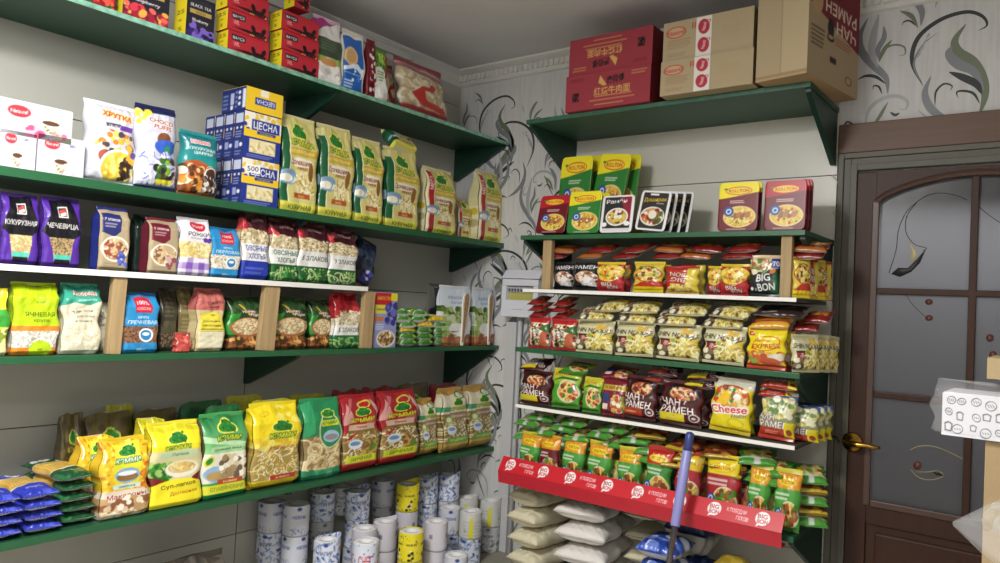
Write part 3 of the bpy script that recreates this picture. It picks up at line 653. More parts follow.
# pouches on the topmost shelf
c = Cv(.1, .2, '#dcdad6', 44); c.poly([(0, .75), (0, 1), (.75, 1)], '#9c2d72').rect(0, .38, 1, .72, '#3c4a3a').lines(.1, .9, .52, .7, 4, '#6f7f64', .6).rect(0, .32, 1, .42, '#8eb04a').ell(.5, .2, .42, None, '#efece6').ell(.5, .34, .36, .06, '#c98f5a').specks((.1, 0, .9, .2), ('#d8d5d0', '#f6f5f2', '#c4bfb8'), 18, .12, 2)
onL(bagpack('drink_pouch', 'pouch', c, .05, 'doy', '#c9a9bf', seed=3, crum=1.6), 'L1', 315, 343, 17, XF, 'purple and white pouch with a cup picture beside the red tea boxes', lean=.05)
c = Cv(.1, .2, '#2563b8', 44); c.ell(.3, .6, .32, None, '#d7b98c').ell(.3, .6, .24, None, '#c9a06a').poly([(0, .4), (.6, .5), (1, .34), (1, .28), (.5, .42), (0, .33)], '#dfe8f2').rect(0, .3, 1, .315, '#8fb4dd').rect(.9, 0, 1, 1, '#e8e6df').lines(.05, .5, .04, .2, 3, '#dce7f4').rect(0, .94, 1, 1, '#e2e0d6').specks((.4, .2, .9, .5), ('#4f86cc', '#e7eef6'), 12, .05, 3)
onL(bagpack('biscuit_pouch', 'pouch', c, .05, 'brick', '#dcd8cb', seed=4, crum=.8, side='#d9d5c8'), 'L1', 343, 364, 30, XF, 'blue pouch with a round beige biscuit picture on the topmost shelf')
c = Cv(.05, .19, '#6d1524', 30); c.specks((.3, .1, 1, 1), ('#d9c9c4', '#8f2236', '#4e0d18', '#e9e2de'), 40, .12, 5)
onL(bagpack('biscuit_pouch', 'pouch', c, .04, 'brick', '#7b2030', seed=5), 'L1', 366, 375, 38, XF, 'narrow dark red pouch squeezed between the blue and the green pouches')
c = Cv(.09, .18, '#7fa83c', 44); c.rect(0, 0, 1, .55, '#e3e3de').specks((0, .55, 1, 1), ('#5a8a2a', '#a6c75a', '#3f6f22'), 50, .09, 6).ell(.4, .5, .45, .2, '#e8e8e2').lines(.2, .8, .4, .62, 4, '#6f9f40').rect(.82, .5, 1, 1, '#93392e').specks((0, .05, 1, .45), ('#cfcfca', '#f3f3ef'), 20, .12, 3)
onL(bagpack('drink_pouch', 'pouch', c, .05, 'doy', '#5d8a3a', seed=6, crum=1.5), 'L1', 375, 388, 48, XF, 'small green and white pouch beside the clear red pasta bags')
def clearred(seed):
    c = Cv(.17, .13, '#c2b298', 64); c.noodles((0, 0, 1, .85), ('#d9cba8', '#c2ad84', '#e4dac0', '#b29a74'), 120, .16, .02, seed).poly([(0, .84), (1, .7), (1, 1), (0, 1)], '#a06468').poly([(0, .92), (1, .8), (1, .86), (0, .96)], '#c29a98')
    c.poly([(.2, .3), (.4, .5), (.7, .5), (.66, .42), (.45, .4), (.5, .22), (.85, .16), (.95, .05), (.4, .08)], '#b93a33').ell(.62, .5, .07, .08, '#b93a33').rect(0, 0, 1, .05, '#b5524c'); return c
g = 'clear red pasta bags'
onL(bagpack('pasta_nest_bag', 'pasta bag', clearred(2), .07, 'pillow', '#9c4048', '#9c4048', seed=8, crum=2), 'L1', 387, 401, 66, XF-.09, 'clear pasta bag with red print, half hidden, on the topmost shelf', g, lean=.2)
onL(bagpack('pasta_nest_bag', 'pasta bag', clearred(7), .07, 'pillow', '#9c4048', '#9c4048', seed=9, crum=2), 'L1', 405, 453, 68, XF, 'clear pasta bag with red print at the far end of the topmost shelf', g, lean=.25)

# ---- second shelf
c = Cv(.16, .10, '#c6c5cc', 72); c.ell(.28, .7, .15, .17, '#c9323c').text('Naturel', .28, .7, .11, '#f6e9e6', .22, True, .05); cup(c, .7, .42, .14); c.specks((.4, .05, .6, .3), ('#d86f8e', '#e9a9bb', '#c4527a'), 10, .05, 3).specks((.8, .05, .95, .3), ('#d86f8e', '#b9c79a'), 6, .04, 4).lines(.05, .2, .2, .3, 2, '#9a98a0')
SB = boxpack('sugar_box', 'box', c, .09, side='#bdbbc2', cap='#c6c4ca')
c = Cv(.11, .085, '#c5c4cb', 56); c.ell(.3, .78, .16, .14, '#c9323c').text('Naturel', .3, .78, .08, '#f6e9e6', .24); c.text('500', .72, .8, .06, '#3b4470', .14); cup(c, .5, .26, .16); c.specks((.6, .05, .9, .3), ('#d9b8c4', '#e9d7de'), 8, .05, 3)
SS = boxpack('sugar_box', 'box', c, .08, side='#bab8c0', cap='#c6c4ca')
g = 'white sugar boxes'
onL(SS, 'L2', -2, 34.5, 131, XF, 'smaller white box with red oval at the cut left end of the second shelf', g)
onL(SS, 'L2', 36, 83, 137, XF, 'smaller white box with red oval beside the white cereal bag', g)
onL(SB, 'L2', -4, 71, 92, XF, 'large white box with coffee cup picture lying across the two small white boxes', g, z=ZS['L2']+.0925, hh=.095)
c = Cv(.16, .25, '#c9c9d3', 84); c.text('ХРУТКА', .56, .86, .07, '#c4203a', .55, True, -.1, '#f0c23c').rect(.35, .7, .62, .75, '#3a3a46').rect(.6, .67, .88, .74, '#6a3d9a').text('CRUNCH', .5, .715, .03, '#e9e6ea', .22).poly([(.38, .67), (.82, .62), (.8, .59), (.42, .64)], '#d84a30')
c.specks((.15, .3, .9, .62), ('#e8b43c', '#4a4550', '#d9822a', '#f0cf62', '#6d4a3a'), 26, .055, 6).ell(.34, .3, .13, None, '#a85a48').ell(.62, .17, .38, None, '#f2f0f2').ell(.62, .17, .33, None, '#e9c648').specks((.32, .02, .92, .3), ('#f0d860', '#e0b430', '#f6e68a'), 50, .05, 3, 1, (.62, .17, .3, .16)).specks((.66, .02, .94, .3), ('#3a2a24', '#5a4036'), 26, .055, 4, 1, (.72, .17, .22, .16)).specks((.75, .25, .95, .5), ('#d9742a', '#5a4a90', '#f0b23a'), 12, .06, 8)
onL(bagpack('cereal_bag', 'cereal bag', c, .075, 'pillow', '#e2e2e8', '#dcdce4', seed=11, crum=1.4), 'L2', 85, 139, 102, XF-.005, 'white cereal bag with yellow and brown balls in a bowl on the second shelf', lean=.04, tilt=.0)
c = Cv(.15, .26, '#c6c6d3', 80); c.rect(0, .93, 1, 1, '#1f2350').specks((0, .8, .3, .95), ('#f0d23a',), 8, .07, 2).text('CHOCO', .55, .83, .055, '#8e1f30', .6, True, -.08, '#f6eee0').text('PUFFS', .58, .755, .055, '#8e1f30', .62, True, -.08, '#f6eee0').ell(.6, .6, .16, .09, '#7a4a2c').ell(.66, .5, .3, .1, '#3a5fc0').ell(.7, .47, .1, None, '#2e8a6a')
c.noodles((0, .02, 1, .45), ('#5a6ac0', '#c9c9e4', '#8a90c8', '#f4f4fa'), 60, .2, .02, 6).specks((.4, .08, .9, .34), ('#3d6a2e', '#2a2a30', '#7fae3c', '#4a3528'), 26, .07, 7).rect(.45, .03, .85, .09, '#e4d93a').ell(.12, .25, .14, .1, '#f2f2f8')
onL(bagpack('cereal_bag', 'cereal bag', c, .07, 'pillow', '#1d2150', '#1d2150', seed=12, crum=1.4), 'L2', 138, 180, 106, XF+.008, 'blue and white cereal bag with dark top seal, leaning between two other cereal bags', lean=.02, tilt=-.04)
c = Cv(.15, .2, '#1f7f86', 80); c.grad(.35, 1, '#2a9a92', '#176a74').text('КОСМОС', .45, .86, .06, '#d83a40', .5, True, 0, '#f2e6e2').text('КУКУРУЗНЫЕ', .5, .745, .05, '#f2f4f0', .86).text('ШАРИКИ', .52, .675, .05, '#f2f4f0', .6).ell(.35, .38, .36, .16, '#b0562e').specks((0, .02, 1, .42), ('#d98f3a', '#5a3422', '#e8c08a', '#8a4c28', '#f0e2cc', '#c46a2c'), 110, .07, 5).ell(.75, .3, .2, None, '#e6e0da').ell(.75, .32, .15, None, '#4a3026').specks((.55, .05, .95, .3), ('#3a2620', '#7c665a', '#e2dcd6'), 40, .05, 9)
onL(bagpack('cereal_bag', 'cereal bag', c, .07, 'pillow', '#2a8f90', '#7a4326', seed=13, crum=1.2), 'L2', 182, 221, 132, XF+.005, 'teal cereal bag beside the blue pasta cartons', lean=.05)
# pasta cartons
c = Cv(.13, .15, '#26388c', 66); c.rect(0, .5, 1, 1, '#efe9da').specks((.3, .87, 1, .99), ('#e8c23a', '#2b3f96', '#e8c23a', '#d9d4c4'), 16, .055, 3).specks((.0, .6, .12, .98), ('#e8c23a', '#2b3f96'), 6, .05, 4).rect(.2, .62, .95, .85, '#26388c').text('ЦЕСНА', .57, .735, .15, '#f4f2ee', .64).rect(0, .46, 1, .62, '#ecc52c').rect(.35, .55, .85, .61, '#26388c').text('макароны', .6, .58, .035, '#f0d25a', .4)
c.rect(.16, .13, .86, .42, '#e4d6a4'); c.noodles((.18, .15, .84, .40), ('#f1e6c0', '#cdb878', '#e8dcae'), 40, .12, .022, 4).lines(.1, .9, .02, .1, 2, '#8c98cc', .7)
sd = Cv(.045, .15, '#222f72', 18, c.nv); sd.rect(.15, .75, .85, .95, '#c5cbe0').ell(.3, .64, .1, None, '#d5daea').ell(.7, .64, .1, None, '#d5daea').lines(.15, .85, .42, .58, 3, '#8f9acb').rect(.15, .2, .5, .36, '#9aa4d2').ell(.72, .27, .15, None, '#dfe3f0').lines(.15, .85, .04, .16, 2, '#7f8bc0').rect(0, 0, .04, 1, '#11183c')
PB = boxpack('pasta_carton', 'pasta box', c, .06, side=sd, cap='#ecc52c')
g = 'blue and yellow pasta cartons'; NM = ('front', 'second', 'third', 'rearmost')
y0 = along(240, 1, {0: .318, 2: ZS['L2']}); y1 = along(277, 1, {0: .318, 2: ZS['L2']})
hh = P(258, 160.5, 0, .318)[2]-ZS['L2']
for lv in range(2):
    for k in range(4):
        q_ = put(PB, (.318-.031-k*.0635, (y0+y1)/2-lv*.001, ZS['L2']+.001+lv*(hh+.0035)), PI/2, f'{NM[k]} upright blue and yellow pasta carton in the {("lower", "upper")[lv]} layer' if k else f'front blue and yellow pasta carton in the {("lower layer, with a handwritten sticker", "upper layer")[lv]}', g, ((y1-y0)/PB.w, 1, hh/PB.h))
        if lv == 0 and k == 0: front_carton = q_
c2 = Cv(.13, .09, '#ecc52c', 66); c2.rect(.38, .7, .6, 1, '#efe6cc').rect(.24, .32, .8, .62, '#26388c').rect(.26, .34, .78, .6, '#30449c').text('ЦЕСНА', .52, .47, .17, '#f4f2ee', .48, True, PI)
s2 = Cv(.15, .09, '#222f72', 30, c2.nv); s2.rect(.84, .1, .98, .9, '#dfe3f0').rect(.36, .3, .5, .8, '#b9c1de').ell(.42, .18, .06, None, '#dfe3f0').ell(.72, .3, .05, None, '#dfe3f0').ell(.72, .55, .05, None, '#dfe3f0').ell(.72, .78, .05, None, '#dfe3f0').lines(.05, .3, .1, .8, 4, '#7f8bc0').lines(.56, .64, .1, .9, 4, '#9aa4d2')
put(boxpack('pasta_carton', 'pasta box', c2, .15, side=s2, cap='#26388c'), (.318-.076, (y0+y1)/2, ZS['L2']+.002+2*(hh+.0035)), PI/2, 'pasta carton lying flat on top of the others, yellow end outward with upside-down name', g, ((y1-y0)/.13, 1, .92))
cs = Cv(.05, .028, '#f3f1ea', 50).text('500', .5, .5, .55, '#2b2f66', .75, False, .06)
st_ = link('price_sticker', shell('price_sticker', cs, .05, .028, .0006, 'box', back='#f1efe8'), front_carton); st_.location = (-.028, -.0304, .105); st_['label'] = 'white sticker with a handwritten 500'
# cream noodle bags
def cream(kind, seed):
    c = Cv(.155, .25, '#d2c97e', 76)
    c.rect(0, 0, 1, .1, '#e8df5a').rect(.0, .1, 1, .14, '#d6cf8a'); tree(c, .5, .85, .2); c.text('КЭММИ', .52, .735, .06, '#f2e23a', .72, True, -.03, '#3c6b28'); c.rect(.05, .6, .95, .68, '#c9a832').text('НАТУРАЛЬНАЯ', .5, .64, .035, '#f3eaa8', .7)
    c.ell(.5, .53, .36, .05, '#efe6cf').text('Домашняя', .5, .53, .055, '#7c2f28', .62).text('лапша', .55, .47, .035, '#7c2f28', .3).ell(.2, .36, .24, .085, '#6f9cc4').ell(.2, .34, .2, .05, '#f0ead6').ell(.2, .345, .14, .03, '#d9b25a').ell(.62, .3, .24, .14, '#e9dfb2').noodles((.4, .16, .9, .42), ('#d9c67c', '#f4ecc8', '#b99a48'), 40, .12, .018, seed).ell(.8, .44, .07, .1, '#8a5a32').rect(.35, .145, .8, .2, '#b3562a').text('вкус', .56, .172, .03, '#f0dca0', .3).text('КУРИНАЯ', .5, .05, .05, '#3f6b2a', .7)
    if kind == 'g': c.rect(0, 0, .17, 1, '#1f5e38').rect(0, 0, .17, .1, '#d9d252').rect(.17, .1, .2, 1, '#efe9c4').ell(.15, .36, .2, .08, '#7f9fbc').ell(.15, .345, .16, .045, '#f0ead6').rect(0, .9, .2, 1, '#ddd494')
    if kind == 'mega': c.rect(0, 0, .24, 1, '#e6deb6').rect(.06, .0, .22, .96, '#b0282e'); c.ell(.16, .36, .18, .075, '#7f97b0').ell(.16, .35, .14, .045, '#efe6d2'); c.text('МЕГА', .14, .78, .11*.6, '#f4eee6', .30*1.2, True, PI/2)
    return c
gsd = Cv(.07, .25, '#1e5a36', 10, cream('g', 1).nv); gsd.rect(0, 0, 1, .12, '#d9d252').rect(0, .86, 1, 1, '#cfc888').ell(.7, .4, .4, .06, '#8fa9b8')
g = 'cream noodle bags with green sides'
CG = [bagpack('noodle_bag', 'noodle bag', cream('g', s), .075, 'brick', '#d8cf98', seed=20+s, crum=1.3, side=gsd, v0=.7, mt=FILM) for s in (1, 2)]
for (a, b, t_, xf), lb, k in (((280, 317, 115, .318), 'cream noodle bag with green side right beside the blue pasta cartons', 0), ((319, 353, 125, .318), 'cream noodle bag with green side, second from the pasta cartons', 1), ((355, 383, 138, .318), 'cream noodle bag with green side, third from the pasta cartons', 0), ((386, 419, 148, .318), 'cream noodle bag with green side carrying another bag lying on its top', 1)):
    onL(CG[k], 'L2', a, b, t_, xf, lb, g, lean=.03)
sc_ = .9; ya = along(384, 1, {0: .3, 2: 2.0}); yb = along(424, 1, {0: .3, 2: 2.0})
hh4 = P(402, 148, 0, .30)[2]
put(CG[1], (.285, (ya+yb)/2+.008, hh4+.004), PI/2+.12, 'cream noodle bag lying crumpled on top of the standing noodle bags', g, (.98, .7, .46), -.82, .03)
rsd = (Cv(.07, .25, '#d8d09c', 10, gsd.nv).rect(0, .1, 1, .5, '#e4ddb4').ell(.5, .42, .35, .05, '#c9b73a').ell(.5, .25, .4, .06, '#b9ad78'), '#b0282e')
ME = bagpack('noodle_bag', 'noodle bag', cream('mega', 3), .085, 'brick', '#d8cf98', seed=25, crum=1.2, side=rsd, v0=.72)
g = 'cream noodle bags with red strips'
onL(ME, 'L2', 426, 456, 168, .315, 'cream noodle bag with red strip, nearest to the green-sided bags', g, lean=.02)
onL(ME, 'L2', 458, 471, 178, .27, 'cream noodle bag with red strip half hidden behind the end bag', g, hh=.2)
onL(ME, 'L2', 479, 502, 171, .325, 'cream noodle bag with red strip at the far end of the second shelf', g, lean=.02)

# ---- third shelf (white lip)
def purple(txt, grain, seed):
    c = Cv(.135, .22, '#4f2a90', 76); c.poly([(.2, 1), (.8, 1), (.98, .5), (.8, .42), (.2, .42), (.02, .5)], '#141219').poly([(.16, .46), (.84, .46), (.72, .08), (.28, .08)], '#b09a6a'); c.specks((.2, .16, .8, .45), grain, 220, .018, seed, 1, (.5, .42, .33, .3))
    c.poly([(.02, .52), (.98, .52), (.84, .43), (.16, .43)], '#141219').rect(.36, .73, .63, .9, '#cfc4bc').rect(.39, .75, .6, .88, '#3a1f26').poly([(.41, .84), (.58, .87), (.58, .82), (.42, .79)], '#c9403c').poly([(.41, .79), (.58, .82), (.58, .77), (.42, .75)], '#d8cfc8').text(txt, .5, .61, .07, '#dcd8d4', .84).rect(.27, .11, .73, .18, '#4fb3a0').rect(.29, .04, .71, .11, '#17151b'); return c
g = 'purple and black flour bags'
for tx, gr, a, b, t_, lb, sd_ in (('КУКУРУЗНАЯ', ('#cdb98a', '#b59c62', '#dccba0'), 0, 38, 193, 'purple and black bag with pale corn grits in its window at the left end', 1), ('ЧЕЧЕВИЦА', ('#7a6448', '#94795a', '#5e4b36'), 41, 80, 197, 'purple and black bag with brown lentils in its window', 2)):
    onL(bagpack('groats_bag', 'groats bag', purple(tx, gr, sd_), .07, 'brick', '#3c2078', seed=30+sd_, crum=.9, side='#4a2590', v0=.72), 'L3', a, b, t_, .318, lb, g, lean=.02)
def flakes(col, txt, petals, seed):
    c = Cv(.115, .22, '#b4a384', 66); c.rect(0, 0, 1, 1, '#ab9a7a').poly([(.05, .94), (.68, .94), (.68, .66), (.45, .56), (.05, .62)], col).text(txt, .36, .84, .05, '#e8e2da', .52).lines(.12, .6, .7, .79, 2, '#cfc4bc', .6).bowl(.5, .36, .46, .21, '#e6dfd0', '#bfa47c', ('#d8c29a', '#a8845c', '#8a5c42', '#e6d6b4'), ('#9c4a3c', '#cdb68c', '#7a5a40'), seed, 26).specks((.62, .1, .95, .3), petals, 10, .07, seed).lines(.15, .8, .05, .14, 2, '#8a795a', .6); return c
g = 'flat card packs of cereal flakes'
for col, sdc, tx, pt, a, b, t_, lb in (('#2a2f66', '#28348c', '7 злаков', ('#3f4fa0', '#5a6ac0'), 98, 129, 207, 'beige flakes pack with dark blue panel and blue side'), ('#6d2030', '#6e2434', '5 злаков', ('#8a4a52', '#c4a0a0'), 148, 178, 218, 'beige flakes pack with burgundy panel beside the white and purple pasta bag')):
    onL(bagpack('flakes_pack', 'flakes pack', flakes(col, tx, pt, 4 if a < 120 else 9), .075, 'brick', sdc, seed=int(a), crum=.5, side=sdc, v0=.85), 'L3', a, b, t_, .318, lb, g)
c = Cv(.115, .21, '#20302a', 40); onL(bagpack('flakes_pack', 'flakes pack', c, .05, 'brick', '#1c2a26', seed=3, v0=.8), 'L3', 133, 150, 214, .24, 'dark green pack standing between the blue and the burgundy flakes packs', g)
c = Cv(.115, .2, '#e3e0e4', 64); c.ell(.6, .9, .26, .09, '#c42a3a').text('РОЖКИ', .6, .9, .05, '#f6eeee', .36).text('РОЖКИ', .56, .75, .07, '#3c3a48', .7).text('из твёрдой пшеницы', .6, .68, .03, '#6a6a74', .6).rect(0, .32, 1, .6, '#d9c582').noodles((0, .32, 1, .6), ('#e6d79c', '#c9b060', '#f0e6ba'), 70, .12, .02, 3).check(0, 0, 1, .32, '#e6dff0', '#7e58b0', 5).rect(.45, .25, .9, .31, '#e9e4f2').specks((.75, .55, .95, .68), ('#5a3a90',), 4, .06, 2)
onL(bagpack('pasta_bag', 'pasta bag', c, .07, 'brick', '#d9d6da', seed=41, crum=1.1, v0=.78), 'L3', 179, 211, 218, .32, 'white pasta bag with purple gingham lower band', lean=.02)
def classic(win, pal, seed, sticker=0):
    c = Cv(.115, .19, '#2f8cc4', 64); c.rect(.3, .7, .78, .96, '#c8283a').text('100%', .54, .87, .06, '#f6eeee', .34).text('КЛАССИК', .54, .77, .05, '#f6eeee', .4).text('КРУПА', .55, .62, .04, '#e6f0f6', .34).text('ГРЕЧНЕВАЯ' if win == 'b' else 'ПЕРЛОВАЯ', .54, .535, .06, '#e6f0f6', .84).rect(0, .16, 1, .46, pal[0]).specks((0, .16, 1, .46), pal, 260, .026, seed).rect(0, .12, 1, .18, '#2f8cc4').ell(.66, .31, .2, None, '#e9eff4').ell(.66, .31, .15, None, '#2f7cb4').ell(.66, .33, .1, .03, '#e9eff4').text('800 г', .5, .06, .04, '#d9eaf4', .3); return c
onL(bagpack('groats_bag', 'groats bag', classic('w', ('#d9d2c0', '#c4b89a', '#efe9da', '#a89a7a'), 5), .065, 'brick', '#1f6a9c', seed=42, crum=1, v0=.8), 'L3', 211, 240, 228, .32, 'sky blue groats bag with pale grain window on the white-lipped shelf', lean=.03)
def oats(band, txt, txt2, seed, tcol):
    c = Cv(.12, .24, '#4a1f28', 68); c.specks((0, .7, 1, 1), ('#5a2a34', '#3a141c', '#6d3a40', '#2e1016'), 60, .1, seed).rect(.32, .76, .9, .98, '#3c161e').text('ПОЛЕЗНЫЕ', .6, .9, .04, '#c9b4b0', .5).poly([(0, .5), (0, .76), (.35, .78), (1, .68), (1, .5)], '#cbbb94').specks((0, .5, 1, .74), ('#e0d2ae', '#b9a578', '#efe4c8', '#a08c60'), 180, .035, seed).rect(0, .28, 1, .54, '#e6e5e2').text(txt, .55, .47 if txt2 else .42, .075, tcol, .86)
    if txt2: c.text(txt2, .55, .35, .075, tcol, .68)
    c.grad(0, .28, band, band)
    if band[1] in '12' and band != '#2438a0': c.noodles((0, .02, 1, .24), ('#3f8a44', '#8fb46a', '#1f5a2c', '#c9cfa0'), 40, .2, .025, seed)
    else: c.lines(.1, .9, .06, .2, 2, '#5a6cc8', .7)
    return c.specks((0, .78, .16, .9), ('#b0283a', '#d84a50'), 5, .07, seed)
g = 'tall oat flake bags'
OB = bagpack('oat_flakes_bag', 'oat flakes bag', oats('#2438a0', 'ОВСЯНЫЕ', 'ХЛОПЬЯ', 3, '#2b3a90'), .06, 'brick', '#3c161e', seed=50, crum=1.3, v0=.7)
OG = bagpack('oat_flakes_bag', 'oat flakes bag', oats('#24602e', 'ОВСЯНЫЕ', 'ХЛОПЬЯ', 4, '#2a5a3a'), .06, 'brick', '#3c161e', seed=51, crum=1.3, v0=.7)
O5 = bagpack('oat_flakes_bag', 'flakes bag', oats('#24602e', '5 ЗЛАКОВ', '', 5, '#2f4a3a'), .06, 'brick', '#3c161e', seed=52, crum=1.3, v0=.7)
O7 = bagpack('oat_flakes_bag', 'flakes bag', oats('#24602e', '7 ЗЛАКОВ', '', 6, '#2f4a3a'), .06, 'brick', '#3c161e', seed=53, crum=1.3, v0=.7)
for d, a, b, t_, lb in ((OB, 241, 268, 211, 'oat flakes bag with blue lower band'), (OG, 270, 298, 219, 'oat flakes bag with green lower band, right beside the blue-banded one'), (O5, 298, 328, 223, 'green-banded flakes bag marked with a 5'), (O7, 329, 357, 229, 'green-banded flakes bag marked with a 7, beside the leaning dark blue bag')): onL(d, 'L3', a, b, t_, .322, lb, g, lean=.03)
for a, b, lb in ((246, 276, 'dark brown flakes bag standing behind the blue-banded oat bag'), (306, 334, 'dark brown flakes bag standing behind the bag marked with a 5')): onL(OG, 'L3', a, b, 0, .245, lb, g, hh=.215, parts=False)
c = Cv(.12, .2, '#1d2436', 52); c.specks((0, 0, 1, 1), ('#2a3350', '#151a28', '#3a4668'), 50, .12, 4).ell(.65, .5, .25, None, '#3a4a5e').ell(.65, .5, .18, None, '#26303f').specks((.5, .05, 1, .3), ('#4a4ab0', '#b9b4c8', '#2a2a80'), 16, .07, 6)
p = onL(bagpack('groats_bag', 'groats bag', c, .05, 'brick', '#1a2030', seed=55, crum=1.4), 'L3', 350, 371, 248, .26, 'dark blue bag slumped sideways at the far end of the white-lipped shelf', hh=.19, tilt=.34, lean=.1)

# ---- fourth shelf
XF4 = .322
c = Cv(.12, .22, '#e8d930', 50); c.rect(0, .45, 1, .72, '#3f9a3a').rect(0, .0, 1, .1, '#d8cf9a').specks((.5, .1, 1, .4), ('#e6e0c8', '#8a9a3a', '#f4ee9a'), 30, .08, 3)
onL(bagpack('groats_bag', 'groats bag', c, .06, 'brick', '#d8c828', seed=60), 'L4', -40, 7.5, 288, XF4, 'yellow and green bag cut off by the left edge of the picture')
c = Cv(.15, .24, '#b4cf1e', 84); c.rect(0, .02, 1, .42, '#cfcdc2').specks((0, .1, 1, .36), ('#e6e4da', '#b9b6a8', '#f1efe8', '#a8a494'), 300, .02, 3).rect(0, .345, 1, .42, '#d9862a').rect(0, 0, 1, .11, '#d9862a').ell(.62, .08, .26, .13, '#b4cf1e').text('900', .62, .08, .03, '#4a5a12', .12).ell(.6, .86, .1, .04, '#9fb818').text('ЗЕРНО', .6, .76, .03, '#6a7a14', .4).text('ЯЧНЕВАЯ', .58, .585, .062, '#4a5a10', .7).text('крупа', .6, .5, .045, '#5d6c14', .34)
onL(bagpack('groats_bag', 'groats bag', c, .075, 'brick', '#aac61c', seed=61, crum=1.3, v0=.82), 'L4', 11, 58, 283, XF4, 'lime green groats bag with orange bands and white grain window', lean=.02)
def dobr(seed, c1='#3a9c84'):
    c = Cv(.12, .24, '#d9d2b8', 70); c.poly([(0, 1), (1, 1), (1, .8), (.7, .72), (.3, .76), (0, .7)], c1).text('Добрада', .55, .9, .06, '#e9e2d2', .7, True, -.03, '#6d3a3a').text('ДОМАШНЕЕ', .6, .8, .028, '#dff0ea', .5).text('Tea', .35, .62, .05, '#3c3a34', .2, False, .4).text('рис белый', .58, .64, .03, '#5a564a', .4, False).text('для плова', .6, .56, .035, '#5a564a', .5, False).text('и гарнира', .55, .49, .035, '#5a564a', .5, False).rect(.06, .04, .94, .38, '#cfcaae').specks((.06, .04, .94, .38), ('#dcd8c2', '#bfb99a', '#e6e3d2'), 200, .02, seed); return c
DB = bagpack('rice_sack', 'rice bag', dobr(3), .075, 'brick', '#3a9c84', seed=62, crum=1.6, v0=.8)
onL(DB, 'L4', 61, 100, 284, XF4, 'cream rice bag with teal top and handwritten words, left of the pine post', lean=.02)
c = Cv(.1, .17, '#cbc4aa', 44); c.noodles((0, 0, 1, 1), ('#b0a88c', '#e0dac4', '#8f886c'), 30, .2, .02, 3).text('рис', .5, .6, .06, '#5a564a', .4, False)
onL(bagpack('rice_sack', 'rice bag', c, .06, 'brick', '#c4bda2', seed=63, crum=1.5), 'L4', 92, 110, 303, .27, 'small cream rice bag tucked behind the teal-topped one')
onL(bagpack('groats_bag', 'groats bag', classic('b', ('#8a6248', '#6d4a34', '#a87c5c', '#54382a'), 9), .065, 'brick', '#1f5a8c', seed=64, crum=1.1, v0=.82), 'L4', 121, 158, 293, XF4, 'bright blue buckwheat bag with red square right of the pine post', lean=.02)
c = Cv(.1, .22, '#3a3629', 50); c.lines(.15, .9, .55, .9, 5, '#5f5a44', .7).rect(.1, .3, .9, .5, '#4f4a36').specks((0, .08, 1, .3), ('#7a5f4c', '#5a4436', '#937a62'), 120, .03, 4)
onL(bagpack('groats_bag', 'groats bag', c, .06, 'brick', '#2f2b22', seed=65), 'L4', 159, 176, 288, .27, 'dark olive grain bag beside the bright blue buckwheat bag')
c = Cv(.09, .23, '#6d6240', 44); c.rect(.1, .6, .9, .92, '#8a7d50').lines(.15, .85, .3, .55, 4, '#93865a', .7).lines(.2, .8, .65, .88, 3, '#5d5436', .7)
onL(bagpack('groats_bag', 'groats bag', c, .06, 'brick', '#6a5f3e', seed=66), 'L4', 177, 192, 287, .26, 'tan paper grain bag between the dark olive bag and the pink-topped bag')
c = Cv(.07, .07, '#c9564e', 40); c.text('SPICE', .55, .55, .14, '#7a2a26', .55).specks((0, .6, 1, 1), ('#d87a6a', '#b0463e'), 14, .1, 3)
onL(bagpack('spice_sachet', 'sachet', c, .03, 'brick', '#b84c46', seed=67, crum=1.5), 'L4', 176, 191, 333, .325, 'tiny pink sachet in front of the tan paper bag')
c = Cv(.115, .25, '#c9b889', 62); c.rect(0, .68, 1, 1, '#bd6a62').text('Tea', .42, .8, .06, '#4a1f1c', .24, False, .4).text('мука', .7, .82, .05, '#5a2622', .4, False).lines(.4, .9, .71, .76, 1, '#7c3a34').ell(.5, .54, .44, .11, '#e2d24a').rect(.06, .34, .94, .54, '#e2d24a').text('450', .55, .6, .03, '#6a5f1c', .2).text('Домашняя', .5, .5, .035, '#4a4418', .7, False).text('семолина', .5, .43, .04, '#4a4418', .7, False).rect(.1, .36, .9, .372, '#5a521c').rect(.06, .04, .94, .32, '#dcd5b6').lines(.1, .8, .01, .04, 1, '#6f6a50')
onL(bagpack('flour_bag', 'flour bag', c, .07, 'brick', '#b5645c', seed=68, crum=1.3, v0=.85), 'L4', 196, 224, 289, XF4, 'pink-topped flour bag with yellow arch label', lean=.02)
c = Cv(.13, .21, '#23401f', 74); c.rect(0, .3, .28, .85, '#2f8a30').specks((0, .75, 1, 1), ('#1c331a', '#2d4a28', '#3d5a34'), 30, .12, 3).poly([(.3, .9), (.36, .9), (.6, .68), (.54, .68)], '#d8b43a').text('Honey', .55, .76, .055, '#e9e2da', .5, True, .06, '#5a2a20').text('Pops', .75, .7, .06, '#e9e2da', .42, True, .04, '#5a2a20').ell(.55, .44, .5, .2, '#a5623a').ell(.55, .46, .44, .165, '#c9b48a').specks((.12, .3, .98, .62), ('#ddcba6', '#b09264', '#e9dcc0', '#94774e'), 240, .022, 4, 1, (.55, .46, .42, .155)).specks((0, 0, 1, .24), ('#7a4426', '#b5783e', '#4a2a1a', '#d8a862', '#9c5a30'), 90, .06, 5)
HP = bagpack('puffed_wheat_bag', 'cereal bag', c, .07, 'brick', '#20361c', seed=70, crum=1.4, v0=.72)
g = 'green puffed wheat bags'
